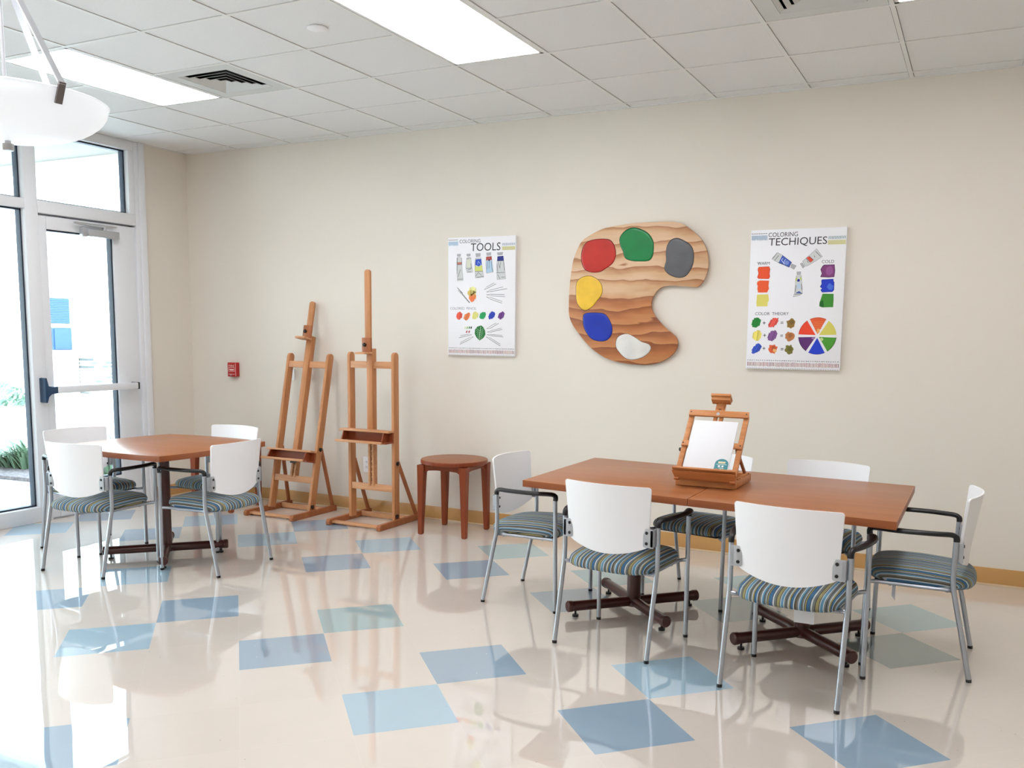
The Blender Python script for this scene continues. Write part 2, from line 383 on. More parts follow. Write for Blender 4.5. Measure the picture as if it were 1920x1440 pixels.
def vent(c, r, label):
    cx, cy = GX + (c + .5) * P6, GYO - (r + .5) * P6; h = P6 / 2 - .0145
    t = thing('ceiling_vent', label, 'ceiling vent', (cx, cy, H), 0, 'square ceiling air diffusers')
    f = MB(); w = .205
    for a0, a1, b0, b1 in ((-h, -w, -h, h), (w, h, -h, h), (-w, w, -h, -w), (-w, w, w, h)): f.box(a0, a1, b0, b1, 0, .004)
    f.build('frame', M['diffgrey'], t)
    k = MB(); k.box(-w - .005, w + .005, -w - .005, w + .005, .075, .08); 
    for a0, a1, b0, b1 in ((-w - .005, -w - .002, -w - .005, w + .005), (w + .002, w + .005, -w - .005, w + .005), (-w, w, -w - .005, -w - .002), (-w, w, w + .002, w + .005)): k.box(a0, a1, b0, b1, .004, .078)
    k.build('duct', M['dark'], t)
    for q in range(5):
        o = w - .002 - q * .044; i_ = o - .023; zo, zi = 0.0, .010
        if q == 4: i_ = .0
        m = MB()
        vo_ = [(-o, -o, zo), (o, -o, zo), (o, o, zo), (-o, o, zo)]; vi = [(-i_, -i_, zi), (i_, -i_, zi), (i_, i_, zi), (-i_, i_, zi)]
        vs = vo_ + vi + [(x, y, z + .002) for x, y, z in vo_ + vi]
        fs = []
        for a in range(4):
            n_ = (a + 1) % 4; fs += [(a, n_, 4 + n_, 4 + a), (8 + a, 12 + a, 12 + n_, 8 + n_), (a, 8 + a, 8 + n_, n_)]
            if q < 4: fs.append((4 + a, 4 + n_, 12 + n_, 12 + a))
        m.add(vs, fs); m.build('louver', M['diffgrey'], t, smooth=False)
vent(2, 2, 'square louvred air vent in the ceiling beside the left light panel')
vent(8, 2, 'square louvred air vent cut off by the top edge, above the right poster')
q = at(595, 52, 2, H)
b = MB(); b.lathe([(.001, .0), (.05, 0), (.055, -.004), (.055, -.0075), (.05, -.010), (.001, -.011)], 32)
o = b.build('sprinkler_cover', M['white']); o.location = (q.x, q.y, H + .002); tag(o, 'small round white cover disc on the ceiling tile left of centre', 'sprinkler cover')

# ------------------------------------------------------------------ glazed storefront in the left wall
def ybox(b, y0, y1, z0, z1, x0=-.075, x1=.03, bev=.004, mi=0): b.box(x0, x1, min(y0, y1), max(y0, y1), z0, z1, bev, mi)
def pane(par, y0, y1, z0, z1, xg=-.03):
    """glass with its dark gasket"""
    y0, y1 = min(y0, y1), max(y0, y1)
    g = MB(); g.box(xg - .004, xg + .004, y0 + .001, y1 - .001, z0 + .001, z1 - .001); g.build('glass', M['glass'], par, smooth=False)
    k = MB(); w = .012
    for a0, a1, c0, c1 in ((y0, y0 + w, z0, z1), (y1 - w, y1, z0, z1), (y0, y1, z0, z0 + w), (y0, y1, z1 - w, z1)): k.box(xg - .04, xg + .012, a0, a1, c0, c1)
    k.build('gasket', M['gasket'], par, smooth=False)
ZT0, ZT1 = 2.495, 3.02
w1 = thing('window_1', None, None, (0, 0, 0), kind='structure')
b = MB()
ybox(b, -1.502, -1.61, 0, H, bev=.004)                     # mullion beside the door
ybox(b, -1.61, GY, ZT1, H - .002); ybox(b, -1.61, GY, 2.42, ZT0); ybox(b, -1.61, GY, 0, .12, x1=.035)
ybox(b, -3.24, -3.35, 0, H); ybox(b, GY + .09, GY, 0, H)
b.build('window_frame', M['alu'], w1)
pane(w1, -3.24, -1.61, .12, 2.42); pane(w1, -3.24, -1.61, ZT0, ZT1)
pane(w1, GY + .09, -3.35, .12, 2.42); pane(w1, GY + .09, -3.35, ZT0, ZT1)
w2 = thing('window_2', None, None, (0, 0, 0), kind='structure')
b = MB()
ybox(b, -.600, -1.502, ZT1, H - .002); ybox(b, -.600, -1.502, 2.40, ZT0)
ybox(b, -.600, -.658, ZT0, ZT1, bev=.003)
ybox(b, -.600, -1.502, 2.355, 2.402, x0=-.078, x1=-.052, bev=0); ybox(b, -.585, -.625, 0, 2.4, x0=-.078, x1=-.052, bev=0); ybox(b, -1.475, -1.51, 0, 2.4, x0=-.078, x1=-.052, bev=0)
b.build('window_frame', M['alu'], w2)
pane(w2, -1.502, -.658, ZT0, ZT1)
b = MB()
ybox(b, -.5, -.558, 0, H - .002, x1=.045); ybox(b, -.556, -.599, 0, H - .002, x1=.03)
b.box(0, .012, -.515, -.488, 0, H, .003)
struct(b.build('trim_2', M['alu']), 'white door jamb beside the beige wall strip')
dr = thing('door_1', None, None, (0, 0, 0), kind='structure')
b = MB()
ybox(b, -.600, -.82, .008, 2.385, x0=-.05, x1=.012); ybox(b, -1.425, -1.498, .008, 2.385, x0=-.05, x1=.012)
ybox(b, -.82, -1.425, 2.285, 2.385, x0=-.05, x1=.012); ybox(b, -.82, -1.425, .008, .27, x0=-.05, x1=.012)
b.build('door_leaf', M['alu'], dr)
b = MB(); b.box(-.05, .03, -1.5, -.6, -.002, .006); b.build('threshold', M['steel'], dr)
pane(dr, -1.425, -.82, .27, 2.285, xg=-.02)
b = MB(); b.box(.06, .105, -1.46, -.70, 1.01, 1.065, .008); pb = b.build('push_bar', M['alu'], dr)
b = MB()
b.prism([(-1.565, 1.13), (-1.55, 1.135), (-1.535, 1.07), (-1.50, 1.06), (-1.455, 1.062), (-1.455, 1.01), (-1.51, 1.005), (-1.535, .985), (-1.55, .94), (-1.565, .945)], .012, .10, 'x', .004)
b.build('end_bracket', M['navy'], pb)
b = MB(); b.box(.012, .10, -.70, -.682, 1.008, 1.067, .004); b.build('end_cap', M['black'], pb)
cl = MB(); cl.box(.014, .075, -1.10, -.805, 2.262, 2.322, .006); cl.box(.014, .06, -1.14, -1.10, 2.256, 2.33, .004)
cb = cl.build('door_closer', M['steel'], dr)
b = MB(); b.bar((.05, -.93, 2.345), (.07, -1.22, 2.352), .022, .008, (0, 0, 1)); b.bar((.07, -1.22, 2.36), (.03, -.80, 2.365), .02, .006, (0, 0, 1)); b.cyl((.05, -.93, 2.32), (.05, -.93, 2.35), .016)
b.build('closer_arm', M['steel'], cb)

# ------------------------------------------------------------------ outside
def outside(o): return struct(o)
b = MB(); b.box(-40, -.15, -30, 40, -.35, -.06); tag(b.build('ground', M['concrete']), kind='structure')
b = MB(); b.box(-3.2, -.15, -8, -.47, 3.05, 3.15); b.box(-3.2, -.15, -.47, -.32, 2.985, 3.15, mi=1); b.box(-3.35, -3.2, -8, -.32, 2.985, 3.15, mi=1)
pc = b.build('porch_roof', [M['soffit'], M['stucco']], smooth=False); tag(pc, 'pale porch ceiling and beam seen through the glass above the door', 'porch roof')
hs = thing('house', 'white building with a blue shuttered window across the courtyard', 'building', (-14, 10, 0))
b = MB(); b.box(-.3, 0, -40, 20, -.3, 7); b.build('wall', M['stucco'], hs)
def hp(px, py): v = at(px, py, 0, -13.95); return v.y - 10, v.z
y0, z1 = hp(86, 558); y1, _ = hp(130, 560); _, zm = hp(128, 607); _, zm2 = hp(128, 611); _, z0 = hp(128, 656); y2 = y0 + .13
for (a, c, d, e) in ((y0 - .1, y1, zm, z1), (y2, y1 + .03, z0, zm2 - .05)):
    s_ = MB(); s_.box(.0, .03, a, c, d, e)
    nsl = 14
    for k in range(nsl):
        zz = d + .04 + (e - d - .08) * k / (nsl - 1); s_.box(.03, .06, a + .05, c - .02, zz - .025, zz + .012)
    s_.build('shutter', M['shutter'], hs, smooth=False)
def brick_mat():
    m, nt, p = new_mat('brick_wall'); tc = nt.nodes.new('ShaderNodeTexCoord'); mp = nt.nodes.new('ShaderNodeMapping')
    nt.links.new(tc.outputs['Object'], mp.inputs[0]); mp.inputs['Rotation'].default_value = (PI / 2, 0, PI / 2)
    sx = nt.nodes.new('ShaderNodeSeparateXYZ'); cx_ = nt.nodes.new('ShaderNodeCombineXYZ'); nt.links.new(tc.outputs['Object'], sx.inputs[0])
    nt.links.new(sx.outputs[1], cx_.inputs[0]); nt.links.new(sx.outputs[2], cx_.inputs[1])
    br = nt.nodes.new('ShaderNodeTexBrick'); nt.links.new(cx_.outputs[0], br.inputs['Vector'])
    br.inputs['Color1'].default_value = rgba((70, 78, 80)); br.inputs['Color2'].default_value = rgba((170, 165, 158)); br.inputs['Mortar'].default_value = rgba((240, 238, 234))
    br.inputs['Scale'].default_value = 2.4; br.inputs['Mortar Size'].default_value = .035; br.inputs['Row Height'].default_value = .22
    nt.links.new(br.outputs[0], p.inputs['Base Color']); p.inputs['Roughness'].default_value = .9; return m
M['brick'] = brick_mat()
v0 = at(164, 663, 0, -13); v1 = at(250, 663, 0, -13)
b = MB(); b.box(-13.4, -13, v0.y, v1.y + .8, -.06, v0.z, .01); tag(b.build('brick_wall', M['brick']), 'low grey brick wall seen through the lower door glass', 'brick wall')
v2 = at(120, 668, 0, -13.3)
b = MB(); b.box(-13.6, -13.3, -4, v0.y - .02, -.06, v2.z, .01); tag(b.build('garden_wall', M['stucco']), 'long low pale wall behind the shrubs outside the left window', 'garden wall')
# planting bed
pts = [at(x, y, 2, -.03) for x, y in ((-70, 897), (0, 893), (60, 899), (260, 902), (260, 880), (60, 872), (0, 866), (-70, 862))]
b = MB(); b.prism([(p.x, p.y) for p in pts], -.06, -.02); bed = b.build('planting_bed', M['mulch'], smooth=False); tag(bed, 'strip of dark mulch planting bed just outside the glass', 'planting bed', kind='stuff')
gr = random.Random(40); b = MB()
for (px, py, hgt, n_) in ((-40, 874, .2, 50), (-12, 873, .2, 50), (6, 872, .2, 60), (24, 874, .2, 60), (40, 876, .26, 60), (54, 878, .34, 60), (206, 893, .34, 40), (218, 893, .45, 60), (232, 893, .45, 50)):
    c = at(px, py, 2, -.02)
    for k in range(n_):
        a = gr.uniform(0, 2 * PI); d = Vector((math.cos(a), math.sin(a), 0)); rad = gr.uniform(0, .12); L = hgt * gr.uniform(.6, 1.1); w = .012
        p0 = Vector((c.x, c.y, -.019)) + d * rad; p1 = p0 + d * .11 * gr.uniform(.5, 1) + Vector((0, 0, L * .7)); p2 = p0 + d * .33 * gr.uniform(.6, 1) + Vector((0, 0, L))
        s_ = Vector((-d.y, d.x, 0)) * w
        b.add([p0 - s_, p0 + s_, p1 + s_, p1 - s_, p2], [(0, 1, 2, 3), (3, 2, 4)])
tag(b.build('grass', M['leaf'], smooth=False), 'green grass growing along the mulch planting bed outside the glass', 'grass', kind='stuff')
def shrub(px, py, x, rad, seed, label):
    r = random.Random(seed); c = at(px, py, 0, x); b = MB()
    for k in range(170):
        v = Vector((r.gauss(0, 1), r.gauss(0, 1), r.gauss(0, 1))).normalized() * rad * r.uniform(.45, 1); v.z = abs(v.z) * .9
        n = Vector((r.gauss(0, 1), r.gauss(0, 1), r.gauss(0, 1))).normalized(); t = n.orthogonal().normalized(); u = n.cross(t); L = .09
        b.add([v - t * L, v + u * L * .4, v + t * L, v - u * L * .4], [(0, 1, 2, 3)])
    o = b.build('shrub', M['shrub'], smooth=False); o.location = (c.x, c.y, -.06); tag(o, label, 'shrub', 'shrubs across the courtyard')
shrub(-4, 735, -12.4, .6, 1, 'round pale shrub across the courtyard at the left edge')
shrub(34, 737, -11.2, .42, 2, 'smaller pale shrub across the courtyard, beside the left edge one')

# ------------------------------------------------------------------ pendant bowl lamp
pt = thing('pendant_lamp', 'frosted glass bowl lamp hanging from metal straps at the top left', 'pendant lamp', (3.64, -4.165, 0))
Zr = 2.262
b = MB(); prof = []
for k in range(15):
    a = k / 14 * PI / 2; prof.append((.31 * math.sin(a) ** .9 + .0005, Zr - .128 * math.cos(a)))
inner = [(r * .975, z + .007) for r, z in prof][::-1]
b.lathe(prof + [(.315, Zr + .004), (.308, Zr + .008)] + inner, 64, caps=False); b.build('bowl', M['bowl'], pt)
b = MB(); b.lathe([(.001, Zr - .16), (.016, Zr - .16), (.018, Zr - .157), (.018, Zr - .138), (.010, Zr - .136), (.008, Zr - .118), (.001, Zr - .118)], 24); b.build('finial', M['steel'], pt)
b = MB(); b.cyl((0, 0, Zr - .12), (0, 0, H), .006, 12); b.build('stem', M['steel'], pt)
b = MB(); b.lathe([(.001, Zr + .39), (.03, Zr + .39), (.034, Zr + .40), (.034, Zr + .44), (.02, Zr + .45), (.001, Zr + .45)], 24); b.build('hub', M['steel'], pt)
b = MB(); b.lathe([(.001, H - .05), (.03, H - .045), (.07, H - .02), (.075, H - .003), (.001, H - .003)], 32); b.build('canopy', M['steel'], pt)
a0 = math.atan2(-.105, .995)
for k in range(3):
    a = a0 + k * 2 * PI / 3; d = Vector((math.cos(a), math.sin(a), 0)); tn = Vector((-d.y, d.x, 0)); b = MB()
    b.bar(d * .025 + Vector((0, 0, Zr + .42)), d * .333 + Vector((0, 0, Zr + .008)), .022, .006, d)
    ar = b.build('strap', M['steel'], pt)
    b = MB(); b.bar(d * .333 + Vector((0, 0, Zr + .016)), d * .305 + Vector((0, 0, Zr - .045)), .022, .008, d, mi=0); b.build('clamp', M['darksteel'], ar)
b = MB(); b.lathe([(.001, 0), (.03, 0), (.038, .02), (.03, .05), (.001, .06)], 20); bulb = b.build('bulb', lamp_mat('lit_bulb', (1, .97, .9), 22), pt); bulb.location = (0, 0, Zr - .06)

# ------------------------------------------------------------------ chairs
def interp(path, n=8):
    """smooth curve through points (Catmull-Rom)"""
    P = [Vector(p) for p in path]; P = [P[0] * 2 - P[1]] + P + [P[-1] * 2 - P[-2]]; out = []
    for i in range(1, len(P) - 2):
        for k in range(n):
            t = k / n; a, b_, c, d = P[i - 1], P[i], P[i + 1], P[i + 2]
            out.append(.5 * ((2 * b_) + (c - a) * t + (2 * a - 5 * b_ + 4 * c - d) * t * t + (3 * b_ - a - 3 * c + d) * t ** 3))
    out.append(P[-2]); return out

def make_chair():
    t = thing('armchair', 'x', 'chair')
    # seat cushion: superellipse outline, domed top
    b = MB(); n = 64; rings = []
    def outl(k, s_, z):
        a = 2 * PI * k / n; c, s = math.cos(a), math.sin(a); e = .42
        x = abs(c) ** e * (1 if c >= 0 else -1); y = abs(s) ** e * (1 if s >= 0 else -1)
        hw = .222 + .012 * (y + 1) / 2
        yy = y * .222 - (.018 * (1 - x * x) if y < 0 else -.008 * (1 - x * x))
        return Vector((x * hw * s_, yy * s_ + .002, z - .018 * (x * x) * max(0, s_ - .1) * 0))
    prof = [(.90, .408), (.965, .412), (1.0, .424), (1.0, .436), (.975, .450), (.93, .459), (.8, .468), (.55, .474), (.25, .477), (.02, .478)]
    v = []; f = []
    for s_, z in prof:
        for k in range(n):
            q_ = outl(k, s_, z); q_.z += -.10 * max(0, abs(q_.x) - .15) ** 1.3 - .012 * max(0, (-q_.y) / .22); v.append(q_)
    for i in range(len(prof) - 1):
        for k in range(n): f.append((i * n + k, i * n + (k + 1) % n, (i + 1) * n + (k + 1) % n, (i + 1) * n + k))
    f.append(list(range(n))[::-1]); f.append([(len(prof) - 1) * n + k for k in range(n)])
    b.add(v, f); so_ = b.build('seat', M['fabric'], t, ang=60); uv_ = so_.data.uv_layers.new(name='band')
    for lp in so_.data.loops:
        c_ = so_.data.vertices[lp.vertex_index].co; uv_.data[lp.index].uv = (c_.x + math.copysign(1, c_.x) * max(0, .452 - c_.z) * .9 * min(1, max(0, (abs(c_.x) - .19) / .03)), c_.y)
    # white back shell
    b = MB(); nu, nv = 28, 16; th = .009
    def shell(u, vv, off):
        x1 = 2 * u - 1
        zb = .530 - .048 * max(0, 1 - abs(x1) ** 2.0)
        zt = .822 - .004 * x1 * x1
        hw = .212 + .018 * vv
        z = zb + (zt - zb) * vv
        y = -.160 - .09 * max(0, z - .56) - .056 * (1 - x1 * x1) * (.6 + .4 * vv)
        y += .02 * max(0, (.50 - z) / .06) * 0
        return Vector((x1 * hw, y + off, z))
    for off in (0, th):
        pass
    v = []; idx = {}
    # rounded corners: pull parameter near the top corners
    for k, off in enumerate((-th / 2, th / 2)):
        for j in range(nv + 1):
            for i in range(nu + 1):
                u, vv = i / nu, j / nv
                p_ = shell(u, vv, off)
                idx[(k, i, j)] = len(v); v.append(p_)
    f = []
    for i in range(nu):
        for j in range(nv):
            f.append((idx[(0, i, j)], idx[(0, i + 1, j)], idx[(0, i + 1, j + 1)], idx[(0, i, j + 1)]))
            f.append((idx[(1, i, j)], idx[(1, i, j + 1)], idx[(1, i + 1, j + 1)], idx[(1, i + 1, j)]))
    for i in range(nu):
        for j in (0, nv): f.append((idx[(0, i, j)], idx[(0, i + 1, j)], idx[(1, i + 1, j)], idx[(1, i, j)]))
    for j in range(nv):
        for i in (0, nu): f.append((idx[(0, i, j)], idx[(0, i, j + 1)], idx[(1, i, j + 1)], idx[(1, i, j)]))
    b.add(v, f)
    # soften outline corners
    es = [e for e in b.bm.edges if abs(e.verts[0].co.x) > .2 and abs(e.verts[1].co.x) > .2 and e.calc_length() < th * 1.2]
    bmesh.ops.recalc_face_normals(b.bm, faces=b.bm.faces[:])
    ce = [e for e in es if e.verts[0].co.z > .81 and abs(e.verts[0].co.x) > .225] + [e for e in es if e.verts[0].co.z < .53 and abs(e.verts[0].co.x) > .21 and abs(abs(e.verts[0].co.x) - .212) < .002]
    ce = [e for e in ce if len(e.link_faces) == 2 and e.calc_face_angle(0) > 1]
    if ce: bmesh.ops.bevel(b.bm, geom=ce, offset=.014, segments=4, affect='EDGES', profile=.5)
    b.build('backrest', M['shell'], t, ang=40)
    for s in (-1, 1):
        # brackets with two screws
        b = MB(); poly = []
        x0, x1 = .190, .243; z0, z1, r = .532, .622, .010
        for (cx, cz, a1) in ((x0 + r, z0 + r, PI), (x1, z0, None), (x1, z1, None), (x0 + r, z1 - r, PI / 2)):
            if a1 is None: poly.append((cx, cz))
            else:
                for k in range(5):
                    a = a1 + k / 4 * PI / 2; poly.append((cx + r * math.cos(a), cz + r * math.sin(a)))
        # order: bottom-left arc, then right side, then top-left arc
        poly = poly[:5] + [(x1, z0), (x1, z1)] + poly[7:]
        b.prism([(s * x, z) for x, z in poly], -.176, -.170, 'y', .001)
        b.box(min(s * .226, s * .243), max(s * .226, s * .243), -.176, -.150, z0 + .004, z1 - .004, .002)
        br = b.build('bracket', M['bracket'], t)
        for z in (.552, .602):
            b = MB(); b.lathe([(.0005, -.0035), (.005, -.0035), (.0078, -.001), (.008, .001), (.0005, .001)], 16, mx=Matrix.Translation((s * .208, -.1765, z)) @ Matrix.Rotation(-PI / 2, 4, 'X')); b.build('screw', M['black'], br)
            b = MB(); b.lathe([(.0005, -.002), (.006, -.002), (.007, 0), (.0005, 0)], 16, mx=Matrix.Translation((s * .208, -.150, z)) @ Matrix.Rotation(PI / 2, 4, 'X')); b.build('screw', M['black'], br)
        # rear leg with kink, front leg straight
        b = MB(); b.tube(interp([(s * .250, -.231, .012), (s * .2505, -.192, .20), (s * .251, -.157, .36), (s * .2515, -.143, .44), (s * .252, -.143, .56), (s * .252, -.145, .642)], 5), .0115, 14); lg = b.build('leg', M['tube'], t)
        b = MB(); b.cyl((s * .250, -.2325, 0), (s * .250, -.231, .014), .0122, 14); b.build('foot', M['black'], lg)
        b = MB(); b.cyl((s * .250, .222, .012), (s * .251, .214, .642), .0115, 14); lg = b.build('leg', M['tube'], t)
        b = MB(); b.cyl((s * .250, .222, 0), (s * .250, .222, .014), .0122, 14); b.build('foot', M['black'], lg)
        # side rail
        b = MB(); b.tube(interp([(s * .250, -.148, .405), (s * .228, -.14, .400), (s * .212, -.11, .398), (s * .212, 0, .398), (s * .212, .16, .398), (s * .226, .20, .400), (s * .250, .216, .402)], 5), .0095, 10)
        b.build('side_rail', M['tube'], t)
        # armrest
        b = MB()
        path = interp([(s * .252, -.146, .628), (s * .252, -.144, .645), (s * .256, -.126, .6575), (s * .272, -.07, .659), (s * .284, 0, .660), (s * .284, .10, .660), (s * .270, .17, .660), (s * .258, .203, .657), (s * .2515, .2155, .645), (s * .251, .215, .625)], 5)
        nP = len(path); n = 14; rings = []
        for i, p_ in enumerate(path):
            tt = (path[min(i + 1, nP - 1)] - path[max(i - 1, 0)]).normalized()
            side = Vector((1, 0, 0)) - tt * tt.x; side.normalize(); upv = tt.cross(side).normalized()
            q_ = i / (nP - 1); wd = .0135 + .008 * math.exp(-((q_ - .62) / .22) ** 2); hh = .0115 if .15 < q_ < .85 else .0135
            rings += [p_ + side * math.cos(2 * PI * k / n) * wd + upv * math.sin(2 * PI * k / n) * hh for k in range(n)]
        ff = []
        for i in range(nP - 1):
            for k in range(n): ff.append((i * n + k, i * n + (k + 1) % n, (i + 1) * n + (k + 1) % n, (i + 1) * n + k))
        ff.append(list(range(n))[::-1]); ff.append([(nP - 1) * n + k for k in range(n)])
        b.add(rings, ff); b.build('armrest', M['black'], t)
    for yy in (.12, -.12):
        b = MB(); b.tube([(-.212, yy, .392), (.212, yy, .392)], .009, 10); b.build('cross_rail', M['tube'], t)
    b = MB(); b.box(-.195, .195, -.18, .19, .398, .41, .004); b.build('seat_pan', M['black'], t)
    return t

chair0 = make_chair()
G1, G2 = 'armchairs around the long two-part table', 'armchairs around the small square table'
CH = [((5.065, -2.04), -6.5, 'white-backed armchair on the near side of the long table, left one', G1),
      ((5.937, -2.214), -6.2, 'white-backed armchair on the near side of the long table, with a hanging tag', G1),
      ((6.404, -1.59), 90, 'white-backed armchair at the right end of the long table', G1),
      ((4.370, -1.56), -90, 'white-backed armchair at the left end of the long table, beside the round stool', G1),
      ((5.184, -1.08), 169, 'white-backed armchair against the wall side, mostly hidden behind the desk easel', G1),
      ((5.84, -1.115), 173.6, 'white-backed armchair on the wall side of the long table, right of the desk easel', G1),
      ((1.609, -2.303), 5, 'white-backed armchair on the near side of the square table, left front', G2),
      ((2.214, -1.918), 93.7, 'white-backed armchair on the right side of the square table, near the leaning easel', G2),
      ((1.09, -1.95), -97, 'white-backed armchair on the door side of the square table, back left', G2),
      ((1.70, -1.40), 179, 'white-backed armchair on the wall side of the square table, in front of the half-hidden stool', G2)]
chairs = []
for i, (loc, rz, lb, gp) in enumerate(CH):
    c = chair0 if i == 0 else copy_tree(chair0)
    c.location = (loc[0], loc[1], 0); c.rotation_euler = (0, 0, math.radians(rz)); tag(c, lb, 'chair', gp); chairs.append(c)
for idx_, x_, y_, sz in ((1, .049, -.042, .115), (2, -.11, .109, .105)):
    b = MB(); b.box(-.042, .042, -.0004, .0004, .405 - sz, .405, mx=Matrix.Translation((x_, y_, 0)) @ Matrix.Rotation(math.radians(8 if idx_ == 1 else 15), 4, 'Z')); o = b.build('paper_tag', M['paper'], chairs[idx_], smooth=False); o['label'] = 'white paper tag hanging under the seat'

# ------------------------------------------------------------------ tables
def pedestal(t, rot=45, col=.038, R=.395, zt=.725):
    b = MB(); b.cyl((0, 0, .05), (0, 0, zt - .01), col, 28); b.cyl((0, 0, .035), (0, 0, .06), col + .008, 28, r2=col); b.build('column', M['redbrown'], t)
    for k in range(4):
        a = math.radians(rot + 90 * k); d = Vector((math.cos(a), math.sin(a), 0)); z = Vector((0, 0, .058))
        b = MB(); b.tube([d * .0 + z, d * (R - .03) + z, d * (R - .028) + z, d * (R - .006) + z, d * R + z], [.028, .028, .031, .031, .025], 18)
        lg = b.build('leg', M['redbrown'], t)
        b = MB(); b.cyl(d * (R - .05), d * (R - .05) + Vector((0, 0, .012)), .017, 16); b.cyl(d * (R - .05) + Vector((0, 0, .01)), d * (R - .05) + Vector((0, 0, .04)), .006, 8)
        b.build('glide', M['black'], lg)
    b = MB(); b.box(-.24, .24, -.03, .03, zt - .012, zt, .002); b.box(-.03, .03, -.24, .24, zt - .013, zt, .002); b.build('mounting_plate', M['black'], t)
def tabletop(t, corners, bow=0, thick=.035, ztop=.76):
    pts = []
    for i in range(4):
        p_, q_ = Vector(corners[i]), Vector(corners[(i + 1) % 4]); d = (q_ - p_); nrm = Vector((d.y, -d.x)).normalized(); N = 16 if bow else 1
        for k in range(N): u = k / N; pts.append(tuple(p_ + d * u + nrm * bow * 4 * u * (1 - u)))
    b = MB(); b.prism(pts, ztop - thick, ztop, 'z', .0015)
    for f in b.bm.faces: f.material_index = 0 if f.calc_center_median().z > ztop - .0012 else 1
    return b.build('tabletop', [M['top'], M['topedge']], t, ang=25)
GT = 'halves of the long table'
cL, cR = (4.955, -1.56), (5.877, -1.652)
t = thing('table', 'left half of the long brown-topped table, in front of the round stool side', 'table', (*cL, 0), 0, GT)
o_ = Vector(cL); tabletop(t, [Vector(p_) - o_ for p_ in ((4.492, -2.021), (5.405, -2.122), (5.405, -1.086), (4.482, -1.016))])
pedestal(t)
t = thing('table', 'right half of the long brown-topped table, below the right poster', 'table', (*cR, 0), 0, GT)
o_ = Vector(cR); tabletop(t, [Vector(p_) - o_ for p_ in ((5.408, -2.122), (6.326, -2.204), (6.33, -1.155), (5.408, -1.086))])
pedestal(t)
ct = (1.74, -1.905)
t = thing('table', 'small square brown table with bowed edges near the glass door', 'table', (*ct, 0))
o_ = Vector(ct); tabletop(t, [Vector(p_) - o_ for p_ in ((1.245, -2.285), (2.208, -2.346), (2.20, -1.44), (1.30, -1.45))], bow=.045)
pedestal(t, rot=45, col=.036)

# ------------------------------------------------------------------ round stools
def stool():
    t = thing('round_stool', 'x', 'stool')
    b = MB(); b.lathe([(.001, .532), (.238, .532), (.250, .534), (.256, .540), (.256, .562), (.253, .567), (.246, .569), (.001, .569)], 72)
    for f in b.bm.faces: f.material_index = 0 if f.calc_center_median().z > .5675 else 1
    b.build('top', [M['stooltop'], M['stool']], t, ang=30)
    for k in range(4):
        a = math.radians(45 + 90 * k); sx, sy = (1 if math.cos(a) > 0 else -1), (1 if math.sin(a) > 0 else -1)
        # leg: L-shaped taper, wide at the apron
        v = []
        for z, w, c in ((.004, .017, .186), (.0, .014, .186), (.36, .026, .178), (.50, .032, .176), (.532, .034, .176)):
            pass
        prof = [(0, .013, .186), (.008, .017, .186), (.40, .025, .180), (.532, .029, .178)]
        v = []; f = []
        for z, w, c in prof:
            for (u, s_) in ((-1, -1), (1, -1), (1, 1), (-1, 1)): v.append((sx * c + u * w, sy * c + s_ * w, z))
        for i in range(3):
            for q_ in range(4): f.append((i * 4 + q_, i * 4 + (q_ + 1) % 4, i * 4 + 4 + (q_ + 1) % 4, i * 4 + 4 + q_))
        f += [(3, 2, 1, 0), (12, 13, 14, 15)]
        b = MB(); b.add(v, f); b.build('leg', M['stool'], t, smooth=False)
    for k in range(4):
        b = MB(); mx = Matrix.Rotation(k * PI / 2, 4, 'Z')
        b.prism([(-.16, .532), (.16, .532), (.16, .470), (.12, .492), (.06, .497), (-.06, .497), (-.12, .492), (-.16, .470)], .172, .188, 'y', 0, mx=mx)
        b.build('apron', M['stool'], t, smooth=False)
    return t
s1 = stool(); s1.location = (3.04, -.315, 0); s1.rotation_euler = (0, 0, math.radians(3)); tag(s1, 'round dark wood stool standing alone between the upright easel and the long table', 'stool', 'round wooden stools')
s2 = copy_tree(s1); s2.location = (.83, -.44, 0); s2.rotation_euler = (0, 0, math.radians(6)); tag(s2, 'round dark wood stool half hidden behind a chair in the left corner', 'stool', 'round wooden stools')

